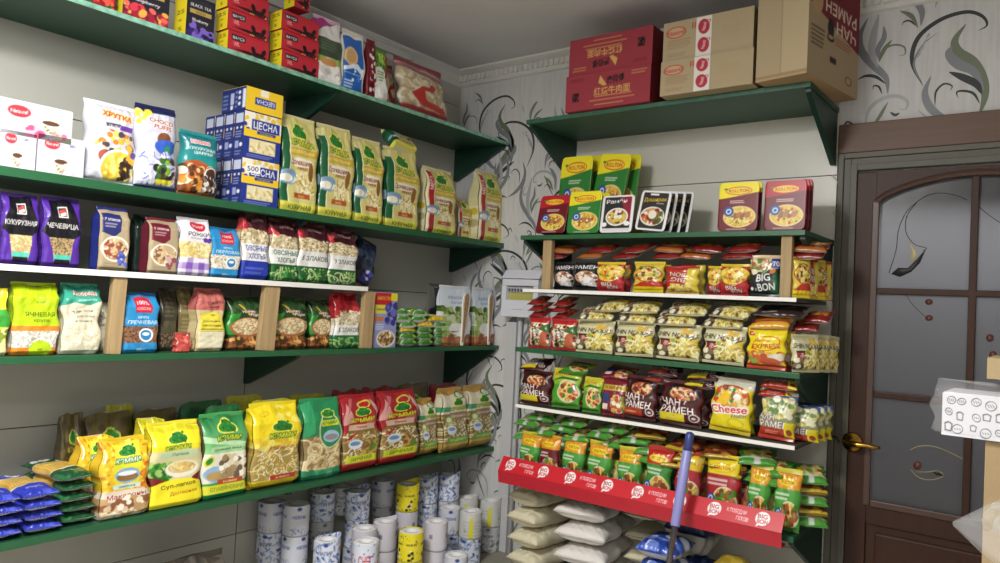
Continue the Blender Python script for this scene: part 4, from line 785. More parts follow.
for a, b, t_, lb in ((228, 262, 297, 'green puffed wheat bag left of the front pine post'), (271, 307, 297, 'green puffed wheat bag right of the front pine post'), (310, 331, 300, 'green puffed wheat bag partly hidden by the red-topped flakes bag')): onL(HP, 'L4', a, b, t_, .308 if a < 300 else .295, lb, g, lean=.02)
c = Cv(.12, .24, '#cfc4a4', 68); c.poly([(0, 1), (1, 1), (1, .72), (.5, .68), (0, .55)], '#a8242c').specks((.1, .72, .9, 1), ('#c23a40', '#7a141c', '#8f1c24'), 20, .12, 3).specks((0, .4, 1, .7), ('#e0d6ba', '#b9a880', '#efe8d4', '#a8946a'), 160, .035, 3, 1, (.5, .5, .55, .24)).rect(0, .24, 1, .43, '#e3e3df').text('5 ЗЛАКОВ', .55, .34, .08, '#3a4a40', .84).rect(0, 0, 1, .24, '#24683a').noodles((0, .02, 1, .2), ('#3f8a4c', '#1f5a30', '#8fb46a'), 30, .2, .03, 4)
onL(bagpack('oat_flakes_bag', 'flakes bag', c, .065, 'brick', '#a8242c', seed=72, crum=1.3, v0=.74), 'L4', 334, 360, 293, XF4, 'flakes bag with bright red top and green lower band', lean=.03)
c = Cv(.1, .19, '#8f96c4', 50); c.rect(0, .78, .75, 1, '#b8282c').text('МЮСЛИ', .4, .9, .06, '#f0c83a', .6).rect(.7, .86, 1, 1, '#e0d22e').rect(0, .62, .5, .78, '#d8d04a').text('злаки', .25, .7, .04, '#4a4a3a', .36).rect(0, .48, .4, .56, '#c9743a').specks((.55, .4, 1, .78), ('#4a4a9c', '#6a68b8', '#38387c'), 16, .1, 3).ell(.55, .16, .42, .16, '#e4dccc').ell(.55, .17, .36, .13, '#b99a6a').specks((.2, .05, .9, .28), ('#d8c49a', '#8f6a42', '#efe2c4', '#6d4a30'), 90, .04, 6, 1, (.55, .17, .34, .12)).lines(.05, .5, .32, .44, 3, '#cfd2ea')
onL(boxpack('muesli_box', 'cereal box', c, .05, side='#c9a878', cap='#b8282c'), 'L4', 373, 395, 293, .318, 'upright lilac cereal box with red header beside the slim post')
# little green soup packets
c = Cv(.1, .13, '#3f8a2e', 40); c.rect(0, .75, 1, 1, '#4f9a34').rect(0, .7, 1, .76, '#c9d0c8').ell(.5, .45, .36, None, '#e0d8b0').noodles((.2, .25, .8, .6), PASTA, 26, .12, .03, 4).rect(0, 0, 1, .2, '#d9b52a').specks((0, .8, 1, 1), ('#7fb44a', '#2c6a24', '#d6d9d4'), 16, .1, 3)
LP = bagpack('soup_packet', 'soup packet', c, .03, 'pillow', '#4f9434', '#6a9a2c', seed=75, crum=1.5)
cg = Cv(.1, .13, '#3f8a2e', 40); cg.rect(0, .75, 1, 1, '#56a03a').rect(0, .12, 1, .17, '#c6cdc6').rect(.55, 0, .75, 1, '#2f7226').specks((0, 0, 1, 1), ('#7fb44a', '#2c6a24', '#d6d9d4', '#4f9434'), 26, .09, 5).rect(0, .3, .2, .5, '#d9b52a')
LQ = bagpack('soup_packet', 'soup packet', cg, .03, 'pillow', '#4f9434', '#3d8030', seed=78, crum=1.8)
g = 'little green soup packets in a heap'; n_ = 0
ORD = ('first', 'second', 'third', 'fourth', 'fifth', 'sixth', 'seventh', 'eighth', 'ninth', 'tenth')
for row in range(6):
    for col in range(4 if row < 4 else 3 if row < 5 else 2):
        pxc = (408, 425, 441, 454)[col] if row < 4 else (404, 419, 436)[col]
        if row == 5: pxc = (404, 421)[col]
        if row > 2 and col == 3: continue
        xc = .285-.003*row; z = ZS['L4']+.0165+row*.0262; y = along(pxc, 1, {0: .31, 2: z})
        put(LP if (row*3+col*2) % 5 == 1 else LQ, (xc+.05, y, z), PI/2+random.uniform(-.12, .12), f'little green soup packet heaped in {("bottom row", "second row", "third row", "fourth row", "fifth row", "top row")[row]}, {ORD[col]} from the cereal box', g, (.92, 1.18, .8), -PI/2+.12, random.uniform(-.05, .05), parts=row < 3)
        o_ = None
# pouches with spoon-shaped windows
c = Cv(.13, .22, '#dfe5ea', 70); c.rect(0, .62, 1, 1, '#d6dfea').text('КРУПА', .5, .84, .05, '#6a86b4', .56).text('быстрая', .56, .76, .04, '#7f98c0', .44).specks((.05, .42, .8, .66), ('#7f9a3c', '#5f7f2c', '#a9bc6a', '#3f5a22'), 60, .07, 3).specks((.0, .2, .5, .5), ('#9fb46a', '#c4cfa4', '#7f9450'), 24, .08, 5).ell(.5, .3, .3, .1, '#e8e8e4').rect(0, 0, 1, .17, '#a5623a').rect(0, .155, 1, .175, '#e0d0c0').specks((0, 0, 1, .15), ('#b5724a', '#8f5030'), 26, .1, 4)
sp = Cv(.02, .2, '#efe9e0', 10, 60); sp.rect(.22, .04, .78, .97, '#a57a52').specks((.2, .3, .8, .96), ('#d8c4a0', '#7a4c30', '#e4d6b8'), 40, .3, 3)
def spoonpouch(seed):
    d = bagpack('spoon_pouch', 'pouch', c, .075, 'doy', '#e2e6ea', seed=seed, crum=1.0, back='#cfd4d8')
    m = MB(); pts = [(-.004, 0), (.004, 0), (.005, .03), (.009, .10), (.013, .155), (.012, .185), (.006, .2), (-.006, .2), (-.012, .185), (-.013, .155), (-.009, .10), (-.005, .03)]
    pts = [(x*1.25, z) for x, z in pts]; m.prism(pts, 1, -.006, 0, 0); m.prism([(x*.62, .012+z*.93) for x, z in pts], 1, -.0075, -.006, 1)
    o = m.build('spoon', [mat('#ece6dc', .45), mat('#a5805a', .6, var=.4, vscale=(150, 150, 150))]); me = o.data; bpy.data.objects.remove(o)
    d.part('spoon', me, (.012, -.043, .002), (-.17, .19, 0)); return d
g = 'stand-up pouches with spoons'
onL(spoonpouch(80), 'L4', 442, 472, 286, .335, 'white and green stand-up pouch with wooden spoon, nearer to the soup packets', g)
onL(spoonpouch(81), 'L4', 475, 495, 288, .328, 'white and green stand-up pouch with wooden spoon at the far shelf end', g)
c = Cv(.12, .22, '#2e3230', 50); c.rect(0, .0, .2, 1, '#6f726c').specks((.1, .1, 1, .6), ('#3d423c', '#4f5a48', '#23261f'), 40, .12, 4)
onL(bagpack('spoon_pouch', 'pouch', c, .06, 'doy', '#5a5c56', seed=82), 'L4', 430, 453, 284, .21, 'dark pouch standing in shade behind the heap of green soup packets', g)
# ---- lowest left shelf
def spag(c0, c1, seed):
    c = Cv(.1, .27, c0, 60, 110); c.rect(0, .28, 1, .72, '#c9a24a')
    for k in range(26): c.rect(k/26, .3, k/26+.018, .70, ('#dcbc6a', '#b58c38')[k % 2])
    c.rect(0, .70, 1, .725, '#e2d7b0').rect(0, .275, 1, .30, '#e2d7b0').specks((0, .75, 1, 1), (c1, c0, '#e4e4ea'), 16, .09, seed).specks((0, 0, 1, .25), (c1, c0), 16, .1, seed).text('СПАГЕТТИ', .5, .17, .028, '#e8e8ee', .7).ell(.5, .83, .2, .04, '#e8e4da').text('МАКФА', .5, .83, .022, '#b0282c', .3); return c
g = 'spaghetti packs stacked on the lowest shelf'
SBL = bagpack('spaghetti_pack', 'spaghetti pack', spag('#2c38a8', '#4a58c8', 3), .034, 'pillow', '#2a3298', '#39449c', seed=90, crum=1.3)
SGR = bagpack('spaghetti_pack', 'spaghetti pack', spag('#1c4a2c', '#2f6a40', 4), .034, 'pillow', '#1c4028', '#2f6a44', seed=91, crum=1.3)
LV = ('bottom', 'second from bottom', 'third from bottom', 'topmost', 'fifth')
z5 = ZS['L5']
for pxa, n, dd, st_, off in ((44, 4, SBL, 'blue stack beside green', 0), (3, 4, SBL, 'leftmost blue stack', .006), (82, 5, SGR, 'green stack', 0)):
    for k in range(n):
        z = z5+.0175+k*.0315; y = along(pxa, 1, {0: .335, 2: z}); nm = LV[k] if not (n == 5 and k > 2) else ('fourth from bottom', 'topmost')[k-3]
        put(dd, (.338-.004*(k % 2)-(.02 if n == 5 else 0), y+random.uniform(-.006, .006), z), PI/2+random.uniform(-.06, .06)+(.03 if n == 5 else 0), f'{"blue" if dd is SBL else "dark green"} spaghetti pack with golden window, {nm} of the {st_}', g, (.98, 1.08, 1.0), -PI/2, random.uniform(-.03, .03))
def kbag(base, seed, **k):
    return None
# yellow bag, ripple pasta
c = Cv(.13, .22, '#e2b92a', 76); c.specks((0, .35, 1, 1), ('#eacb3a', '#d99f22', '#f0da5a', '#c98a1c'), 160, .035, 3).rect(.24, .42, .82, .97, '#e6d62c').rect(.24, .66, .82, .97, '#dfe03c'); kemmi(c, .53, .86, .2, '#f4f4ea', '#3a7a30'); c.ell(.53, .55, .27, .1, '#7fa9cc').ell(.53, .53, .24, .055, '#8a6a3c').ell(.53, .58, .2, .03, '#e4e8ea').rect(.2, .38, .85, .44, '#c8dcd6').text('ракушки', .53, .41, .03, '#2f6a5a', .5).rect(0, 0, 1, .36, '#d8cbb8').text('Макароны', .5, .29, .06, '#8e2a24', .82, True, .04, '#f0e6d8').specks((0, 0, 1, .24), ('#e9dcc0', '#c09a6a', '#8a5a3a', '#efe6d4', '#d8c09a'), 70, .07, 6).specks((.85, .35, 1, .7), ('#d06a24', '#e08a2a'), 16, .05, 7)
YB1 = bagpack('pasta_bag', 'pasta bag', c, .08, 'brick', '#e6c62e', seed=100, crum=1.4, v0=.74)
onL(YB1, 'L5', 100, 149, 440, .335, 'yellow and orange pasta bag next to the green spaghetti stack', lean=.05)
onL(YB1, 'L5', 78, 116, 436, .245, 'yellow and orange pasta bag half hidden behind the front one', lean=.05, parts=False)
c = Cv(.13, .23, '#efe12e', 76); c.rect(.0, .93, 1, .99, '#d6cc2a'); kemmi(c, .5, .83, .2, '#f2ea3a', '#3a7a30'); c.rect(0, .32, 1, .7, '#d3cc9a').rect(.15, .61, .85, .68, '#b9cfa4').text('Лапша', .55, .645, .035, '#4f7a4a', .4).specks((0, .32, .4, .56), ('#3f8a2e', '#6aa83c', '#2c6a24', '#9cc46a'), 40, .06, 3).ell(.6, .46, .32, .1, '#ece6d4').ell(.6, .48, .26, .07, '#cdbb84').noodles((.36, .42, .84, .54), PASTA, 24, .08, .016, 3).poly([(0, .22), (0, .4), (.25, .34), (.1, .2)], '#7a2420').poly([(1, .22), (1, .42), (.8, .34)], '#7a2420').ell(.5, .2, .62, .14, '#efe12e').rect(0, 0, 1, .2, '#efe12e').text('Суп-лапша', .52, .265, .045, '#4a3a18', .72, True, .06).text('Домашняя', .62, .17, .04, '#a03a20', .55, False, .04)
YB2 = bagpack('noodle_bag', 'noodle bag', c, .085, 'brick', '#efe23a', seed=101, crum=1.3, v0=.76)
onL(YB2, 'L5', 149, 202, 424, .335, 'bright yellow soup noodle bag with a bowl and herbs', lean=.06)
onL(YB2, 'L5', 140, 168, 418, .236, 'yellow noodle bag standing just behind the bright yellow soup noodle bag', lean=.06, parts=False)
c = Cv(.135, .22, '#3f9a50', 76); c.grad(.55, 1, '#8fd08a', '#2a7a44').poly([(0, .7), (1, .6), (1, .66), (0, .78)], '#bfe4b4'); kemmi(c, .55, .86, .21, '#f2ee3a', '#2a6b2c'); c.rect(0, .2, 1, .56, '#e6e2cc').rect(.1, .57, .9, .64, '#a9d49a').text('Домашняя лапша', .52, .605, .032, '#2f6a3a', .7).ell(.13, .47, .1, None, '#d8dc3a').ell(.13, .47, .07, None, '#3a8a40').ell(.28, .3, .24, .1, '#8fb4d4').ell(.28, .28, .2, .055, '#b99a62').specks((.4, .25, 1, .5), ('#f2eedc', '#cfc29a', '#6d5a4a', '#e4dbbc', '#a08a62'), 50, .07, 5).rect(.3, .17, .9, .23, '#b0502c').text('куриная', .6, .2, .03, '#f0d8a0', .4).rect(0, .06, 1, .17, '#d6d63a').text('СЛАВЯНСКИЙ', .52, .115, .045, '#7a8a1c', .8).rect(0, 0, 1, .06, '#2a8a48')
onL(bagpack('noodle_bag', 'noodle bag', c, .085, 'brick', '#49a45c', seed=102, crum=1.3, v0=.76, side='#7a6a42'), 'L5', 202, 247, 415, .33, 'green and white noodle bag between the two bright yellow bags', lean=.05)
c = Cv(.135, .24, '#a08a48', 78); c.noodles((0, .06, 1, .55), ('#e9dca6', '#c2a552', '#f2e9c4', '#b08f40'), 190, .14, .013, 3).rect(0, .5, 1, 1, '#eed628').specks((0, .48, 1, .6), ('#e6c83a', '#d9b43a', '#f0e06a'), 50, .05, 3).ell(.25, .9, .11, .03, '#d9b81c').ell(.25, .9, .08, .02, '#eed628').specks((.5, .8, 1, 1), ('#e4c820', '#f4e66a'), 10, .08, 4); kemmi(c, .58, .73, .21, '#f4e83a', '#3a7a30'); c.text('вермишель', .6, .47, .04, '#9c5a30', .6).rect(0, 0, 1, .07, '#e6cf30').rect(.35, .06, .9, .12, '#a8382c').text('длинная', .62, .09, .025, '#e8d0a0', .4)
onL(bagpack('vermicelli_bag', 'pasta bag', c, .085, 'brick', '#eed92c', '#c9a82c', seed=103, crum=1.2, v0=.78), 'L5', 252, 300, 404, .335, 'yellow bag of thin vermicelli seen through its clear lower half', lean=.04)
c = Cv(.12, .24, '#8f7a50', 72); c.noodles((0, .1, 1, .56), ('#d9c796', '#b5986a', '#e6dab4', '#a08052'), 90, .14, .02, 3); 
for q in ((.25, .38), (.7, .42), (.45, .2), (.85, .22), (.15, .18)):
    for r_ in (.2, .15, .1): c.ell(q[0], q[1], r_, None, ('#c9b280', '#dccb9c', '#9c8052')[int(r_*20) % 3]); c.noodles((q[0]-r_, q[1]-r_*.6, q[0]+r_, q[1]+r_*.6), ('#e2d4aa', '#bfa473', '#a78a5c'), 8, r_, .018, int(q[0]*50))
c.poly([(0, .55), (1, .6), (1, 1), (0, 1)], '#2a8a56').poly([(.05, .56), (.25, .6), (.25, 1), (0, 1)], '#3a9f68').ell(.65, .62, .3, .24, '#d6d9a8').ell(.65, .62, .27, .22, '#2c8a56').rect(.42, .68, .9, .76, '#d8dc3a'); tree(c, .66, .84, .17); c.text('КЭММИ', .66, .72, .04, '#2f7a30', .42).ell(.66, .54, .2, .08, '#9fbfdc').ell(.66, .53, .16, .04, '#8f8f8a').rect(0, 0, 1, .12, '#3a9a70').specks((0, 0, 1, .1), ('#5ab48a', '#2a8058'), 14, .1, 3)
onL(bagpack('pasta_nest_bag', 'pasta bag', c, .085, 'brick', '#2f9460', seed=104, crum=1.2, v0=.76), 'L5', 303, 342, 400, .33, 'green bag of pasta nests beside the vermicelli bag', lean=.04)
def redk(seed):
    c = Cv(.12, .235, '#86703c', 72); c.noodles((0, .1, 1, .5), ('#e0d2a0', '#b09058', '#efe6c6', '#8f7040'), 150, .1, .017, seed).poly([(0, .46), (.14, .56), (.86, .56), (1, .48), (1, 1), (0, 1)], '#a82830').poly([(0, .62), (.34, .66), (.1, .92)], '#d9a09a').poly([(.8, .96), (1, .66), (1, .86)], '#dca8a2').poly([(.2, .96), (.34, .98), (.1, .74)], '#c9686a').poly([(.62, .62), (.95, .60), (.9, .74)], '#c9686a').ell(.62, .9, .2, .06, '#e0d04a').ell(.62, .9, .15, .04, '#b3272e'); tree(c, .55, .79, .2); c.text('КЭММИ', .55, .68, .055, '#f4ec3a', .74, True, .03, '#8a7a1c').rect(.1, .54, .9, .62, '#d9b9a0').text('Лапша', .5, .58, .03, '#8a3a2c', .4).poly([(0, .4), (.45, .55), (.2, .42)], '#b3272e').ell(.3, .34, .2, .07, '#dfe6ec').ell(.3, .35, .14, .03, '#6f94c0').specks((.55, .16, .95, .34), ('#8a5a34', '#6d8a3a', '#c9a052'), 20, .07, seed).rect(.05, .08, .95, .18, '#cbd03a').text('ЯИЧНАЯ', .5, .13, .045, '#5a7a1c', .7, True, .04).rect(0, 0, 1, .07, '#b3272e'); return c
g = 'red-topped egg noodle bags'
onL(bagpack('noodle_bag', 'noodle bag', redk(3), .08, 'brick', '#a8242c', '#a8242c', seed=105, crum=1.3, v0=.78), 'L5', 343, 379, 396, .33, 'red-topped egg noodle bag beside the green pasta nests', g, lean=.06)
onL(bagpack('noodle_bag', 'noodle bag', redk(8), .08, 'brick', '#a8242c', '#a8242c', seed=106, crum=1.3, v0=.78), 'L5', 381, 419, 392, .33, 'red-topped egg noodle bag beside the cream and green noodle bags', g, lean=.06)
def creamk(seed):
    c = Cv(.11, .22, '#8a7644', 66); c.noodles((0, .1, 1, .56), ('#e0d2a0', '#b09058', '#efe6c6', '#8f7040'), 150, .1, .018, seed).rect(0, .6, 1, 1, '#ded4b8').rect(0, .93, 1, 1, '#b58a3c').ell(.72, .9, .2, .06, '#3a6a38').ell(.72, .9, .15, .045, '#d6dcc0'); tree(c, .6, .78, .2); c.text('КЭММИ', .62, .685, .055, '#d6d83a', .66, True, .03, '#4a6a2a').rect(.0, .64, .3, .72, '#4f9a6a').rect(.28, .5, .95, .62, '#9a8060').text('Домашняя', .62, .56, .04, '#efe6d4', .56).ell(.25, .5, .13, None, '#8fae3a').ell(.25, .5, .09, None, '#dfe4c0').ell(.3, .32, .2, .08, '#dfe6ec').ell(.3, .34, .14, .03, '#7f9cc4').rect(.1, .1, .95, .2, '#6fa03a').text('ТРАДИЦИЯ', .52, .15, .04, '#d8e0a0', .66, True, .04).rect(0, 0, 1, .1, '#b99a4a'); return c
CK = bagpack('noodle_bag', 'noodle bag', creamk(4), .075, 'brick', '#b99452', '#b9964a', seed=107, crum=1.4, v0=.8)
g = 'cream and green noodle bags'
for a, b, t_, xf, lb in ((421, 438, 400, .30, 'cream and green noodle bag set back, next to the red-topped bags'), (444, 469, 389, .328, 'cream and green noodle bag in the middle of three'), (470, 495, 386, .33, 'cream and green noodle bag at the far end of the lowest shelf')): onL(CK, 'L5', a, b, t_, xf, lb, g, lean=.10)
# back row in the shade, the brown bags darkened in colour for it
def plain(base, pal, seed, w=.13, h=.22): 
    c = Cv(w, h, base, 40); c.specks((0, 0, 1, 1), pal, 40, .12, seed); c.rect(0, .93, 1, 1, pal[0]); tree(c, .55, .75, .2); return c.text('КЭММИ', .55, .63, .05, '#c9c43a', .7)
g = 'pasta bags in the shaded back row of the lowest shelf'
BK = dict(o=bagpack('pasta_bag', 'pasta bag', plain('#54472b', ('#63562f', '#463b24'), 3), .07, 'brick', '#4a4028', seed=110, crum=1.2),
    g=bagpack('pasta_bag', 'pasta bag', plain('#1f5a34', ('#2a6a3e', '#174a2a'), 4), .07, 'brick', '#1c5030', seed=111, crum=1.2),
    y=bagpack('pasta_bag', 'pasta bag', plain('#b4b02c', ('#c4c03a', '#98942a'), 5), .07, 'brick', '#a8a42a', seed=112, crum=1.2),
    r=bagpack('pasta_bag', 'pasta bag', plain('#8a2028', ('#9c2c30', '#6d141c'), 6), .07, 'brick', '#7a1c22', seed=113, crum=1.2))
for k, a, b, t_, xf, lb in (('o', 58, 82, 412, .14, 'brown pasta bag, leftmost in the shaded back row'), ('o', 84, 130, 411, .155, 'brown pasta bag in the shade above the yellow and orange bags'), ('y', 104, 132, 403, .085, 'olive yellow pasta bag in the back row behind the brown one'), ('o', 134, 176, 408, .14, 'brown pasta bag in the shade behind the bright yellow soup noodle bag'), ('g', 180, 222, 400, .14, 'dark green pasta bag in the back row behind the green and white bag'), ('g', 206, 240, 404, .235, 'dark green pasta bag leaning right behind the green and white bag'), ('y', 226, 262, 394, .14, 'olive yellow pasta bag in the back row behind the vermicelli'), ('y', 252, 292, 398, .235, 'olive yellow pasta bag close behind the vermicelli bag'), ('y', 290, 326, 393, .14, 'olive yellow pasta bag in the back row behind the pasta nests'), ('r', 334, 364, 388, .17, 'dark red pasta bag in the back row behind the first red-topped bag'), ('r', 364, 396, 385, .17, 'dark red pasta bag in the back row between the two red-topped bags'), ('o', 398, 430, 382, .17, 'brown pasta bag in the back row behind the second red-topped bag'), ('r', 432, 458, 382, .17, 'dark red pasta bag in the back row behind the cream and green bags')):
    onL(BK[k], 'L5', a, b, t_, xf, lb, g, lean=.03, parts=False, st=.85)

# ---- toilet rolls stacked under the shelves
struct(MB().box(.01, .62, -2.1, -.02, 0, .236, 0, .004).build('trim_5', mat('#8b8678', .6)))
RD, RH = .105, .121
def wrap(kind, seed):
    c = Cv(PI*RD, RH, '#d3d5da', 110, 42); rg = random.Random(seed)
    if kind == 'blue':
        c.rect(0, 0, 1, 1, '#d9dde6'); c.specks((0, 0, 1, 1), ('#3f5ba8', '#6f86c0', '#8fa0cc', '#9fb0b8'), 130, .009, seed, 3.2)
        for k in range(7): c.ell(k/7+.05, rg.uniform(.2, .8), .015, .07, '#2f4a9c', .5)
    elif kind == 'grey':
        c.rect(0, 0, 1, 1, '#bfc0c2').specks((0, 0, 1, .5), ('#7f858c', '#d8d9da', '#5f666e'), 90, .01, seed, 3)
    elif kind == 'text':
        c.rect(0, 0, 1, 1, '#c9cbd4').specks((0, 0, 1, .3), ('#6a7690', '#aeb4c4'), 40, .009, seed, 3)
    elif kind == 'yellow':
        c.rect(0, 0, 1, 1, '#e6d628').specks((0, 0, 1, 1), ('#2a2824', '#2a2824', '#f0ead8'), 110, .006, seed)
        for k in range(5): c.specks((k/5+.03, .08, k/5+.1, .4), ('#23211e', '#ece8e2', '#23211e'), 10, .014, seed+k); c.text('молоко', k/5+.07, .62, .09, '#3a3620', .14)
    elif kind == 'plain':
        c.rect(0, 0, 1, 1, '#cfcbd4').lines(.05, .95, .05, .5, 5, '#b9b4c0', .5)
        for k in range(4): c.rect(k/4+.05, .45, k/4+.10, .6, '#8f8a98')
    elif kind == 'lemon':
        c.rect(0, 0, 1, 1, '#d0d0cc').lines(0, 1, .1, .7, 5, '#a8a8a4', .4)
        for k in range(4): c.poly([(k/4+.09, .05), (k/4+.16, .05), (k/4+.15, .8), (k/4+.11, .8)], '#d9d02c'); c.ell(k/4+.04, .3, .018, None, '#77797c'); c.ell(k/4+.04, .3, .010, None, '#cfcfcb')
    elif kind == 'red':
        c.rect(0, 0, 1, 1, '#d6dbe6').specks((0, 0, 1, 1), ('#5f7ab8', '#9fb4d8'), 70, .012, seed)
        for k in range(4): c.text('СНЕГ', k/4+.12, .45, .3, '#c43a4a', .17)
    if kind in ('text', 'blue', 'grey'):
        for k in range(4): c.rect(k/4+.02, .55, k/4+.2, .75, '#d3d6de', .8); c.text('НАБЕРЕЖНЫЕ' if kind == 'text' else 'ПАПИР', k/4+.11, .64, .11, '#3a4a86' if kind != 'grey' else '#4a5058', .17); c.ell(k/4+.11, .9, .03, .06, '#31478f' if kind != 'grey' else '#6a7078')
    return c
def rollmesh(cv, flap, seed):
    n, nv = cv.nu, cv.nv; th = np.linspace(0, 2*PI, n, endpoint=False); v = np.linspace(0, 1, nv); r_ = RD/2*(1-.05*np.clip((.06-v)/.06, 0, 1)); 
    top = flap*np.clip(np.cos(th-.9), 0, 1)**1.6
    wv = 1+.012*np.sin(5*th+seed)[None]*np.ones((nv, 1))
    X = r_[:, None]*np.cos(th)[None]*wv; Y = r_[:, None]*np.sin(th)[None]*wv; Z = v[:, None]*(RH*.985+top)[None]
    return grid_mesh('wrapper', np.stack([X, Y, Z], -1), cv.out(), True, ('b',), None, printed(.45, .4), True)
def rolldef(kind, flap, seed):
    d = Pack('toilet_roll', 'toilet roll', RD, RH, RD); cv = wrap(kind, seed); d.part('wrapper', rollmesh(cv, flap, seed))
    m = MB().lathe([(RD/2-.002, .004), (RD/2-.002, RH-.007), (RD/2-.012, RH-.003), (.024, RH-.004), (.020, RH-.012)], (0, 0, 0), 28).build('paper_roll', mat('#e3e2df', .85), None, True)
    me = m.data; bpy.data.objects.remove(m); d.part('paper_roll', me); return d
RT_ = {(k, f): rolldef(k, .022 if f else 0., i*2+f) for i, k in enumerate(('blue', 'grey', 'text', 'yellow', 'plain', 'lemon', 'red')) for f in (0, 1)}
g = 'paper wrapped toilet rolls under the lowest shelf'
WD = dict(blue='blue-patterned toilet roll', grey='grey patterned toilet roll', text='pale blue-lettered toilet roll', yellow='black-spotted yellow toilet roll', plain='plain pale mauve toilet roll', lemon='lemon-streaked grey toilet roll', red='white toilet roll with red lettering')
# column px, x of the axis, top level, wrappers from the top down, flap, where
STK = [(270.5, .07, 3, ('text', 'blue', 'grey'), 0, 'in the leftmost stack'), (295.5, .17, 3, ('text', 'text', 'blue'), 0, 'in the second stack from left'), (321.5, .09, 3, ('blue', 'grey'), 0, 'in the third stack by the wall'), (340, .065, 3, ('grey',), 0, 'in the shaded fourth stack'), (357, .175, 3, ('blue', 'blue', 'text'), 1, 'in the flap-topped fifth stack'), (382, .10, 3, ('text', 'grey'), 0, 'in the dark stack behind yellow rolls'), (326, .31, 2, ('blue', 'text'), 1, 'in the short leftmost front stack'), (363, .30, 2, ('plain',), 0, 'behind the red-lettered roll'), (364.5, .43, 2, ('red', 'blue'), 0, 'in the red-lettered front stack'), (384, .29, 2, ('plain', 'plain'), 1, 'in the stack just left of yellow'), (407, .23, 3, ('yellow', 'plain'), 1, 'in the tall yellow-topped stack'), (410, .46, 2, ('yellow', 'yellow'), 0, 'in the low front stack'), (426.5, .20, 3, ('blue', 'blue'), 1, 'in the tall stack after yellow'), (448, .24, 3, ('blue', 'text'), 1, 'in the farthest tall stack'), (435, .44, 2, ('plain', 'plain'), 0, 'in the low stack left of lemon'), (449, .335, 2, ('text', 'blue'), 0, 'behind the low mauve stack'), (455, .555, 1, ('text',), 0, 'standing alone low in front'), (470, .44, 2, ('lemon', 'blue'), 0, 'in the last stack but one'), (467, .28, 2, ('lemon',), 1, 'half hidden near the papered wall'), (490.5, .39, 2, ('lemon', 'grey'), 1, 'in the last stack beside the sacks')]
for px, x, lv, kinds, fl, where in STK:
    for k, kd in enumerate(kinds):
        L_ = lv-1-k
        if L_ < 0: continue
        z = .2365+L_*RH; y = along(px, 1, {0: x, 2: .2365+(lv-1)*RH})
        y = min(y, -.062)
        lab = WD[kd]+', '+('' if len(kinds) == 1 else ('top one ' if k == 0 else 'second from top ' if k == 1 else 'third from top '))+where
        put(RT_[(kd, fl if k == 0 else 0)], (x, y, z+.0006), random.uniform(-.6, .6)+(0 if fl else random.uniform(0, 6)), lab, g)
# soft dark bundles at the lower left
c = Cv(.2, .14, '#4f4a40', 40); c.specks((0, 0, 1, 1), ('#5a5448', '#45403a', '#6a6254'), 50, .1, 3)
for px, x, s_, lb in ((192, .28, 1.0, 'grey brown cloth bundle at the bottom edge left of the toilet rolls'),):
    y = along(px, 1, {0: x, 2: .45}); 
    put(bagpack('cloth_bundle', 'bundle', c, .16, 'brick', '#4f493e', seed=120, crum=3, v0=.5, mt=PAPER), (x-.05, y, .2365+.001), PI/2, lb, None, (1.4*s_, 1.3, 2.0))
# ------------------------------------------------------------------ cartons on the top shelf
def faces(name, cat, cv, t, side, cap, flaps=True):
    d = Pack(name, cat, cv.w, cv.h, t); d.part('carton_body', shell('carton_body', cv, cv.w, cv.h, t, 'box', side=side, cap=cap, back=cap, ns=side.nu if isinstance(side, Cv) else 6, mt=PAPER)); return d
c = Cv(.43, .18, '#933841', 150); c.text('红烧牛肉面', .56, .46, .17, '#c9a05a', .42).text('康师傅', .60, .74, .17, '#201518', .2, True, .05).poly([(.42, .9), (.5, .62), (.46, .6), (.4, .7)], '#c9a05a').lines(.36, .92, .3, .36, 1, '#c9a05a', .6).lines(.3, .98, .2, .26, 1, '#c9a05a', .6).lines(.36, .8, .08, .14, 1, '#c9a05a', .6).rect(.09, .26, .17, .5, '#2a1418').specks((.095, .28, .165, .48), ('#933841',), 10, .006, 3).lines(.06, .25, .8, .9, 2, '#7a1c26', .6).lines(.78, .98, .78, .92, 2, '#c9a05a', .5)
RCT = Cv(.43, .18, '#933841', 150); RCT.a = c.a[::-1, ::-1].copy()
RC1 = faces('noodle_carton', 'carton', c, .3, '#742028', '#933841'); RC2 = faces('noodle_carton', 'carton', RCT, .3, '#742028', '#933841')
TAPE = mat('#d8b98c', .3)
def carton_trim(d, col):
    m = Cv(d.w*.5, .003, col, 8, 4)
    for s_ in (-1, 1): d.part('top_flap', shell('top_flap', Cv(.1, .002, col, 6, 4), d.w*.995, .0025, d.t*.49, 'box', back=col, mt=PAPER), (0, s_*d.t*.252, d.h+.0003))
for d in (RC1, RC2): carton_trim(d, '#9a2a34')
g = 'red noodle cartons on the top shelf'
zb = ZS['R1']
put(RC1, ((.955+1.34)/2, -.425+.15, zb+.001), 0, 'lower red noodle carton with gold characters on the top shelf', g, ((1.34-.955)/.43, 1, .147/.18))
put(RC2, ((.958+1.338)/2, -.418+.15, zb+.1525), .01, 'upper red noodle carton with its print upside down, just under the ceiling', g, ((1.336-.96)/.43, 1, .147/.18))
c = Cv(.36, .15, '#a89778', 130); c.ell(.15, .72, .115, .15, '#b0483e').ell(.15, .72, .1, .125, '#b89c7a').text('Naturel', .15, .72, .12, '#b0483e', .18, True, .05).rect(.33, .74, .345, .9, '#a8503e').rect(.36, .74, .375, .9, '#a8503e').rect(.39, .74, .40, .9, '#a8503e').lines(.06, .36, .3, .55, 4, '#97785a', .6).lines(.66, .9, .4, .7, 5, '#a78b68', .35).lines(.06, .3, .1, .2, 2, '#97785a', .5)
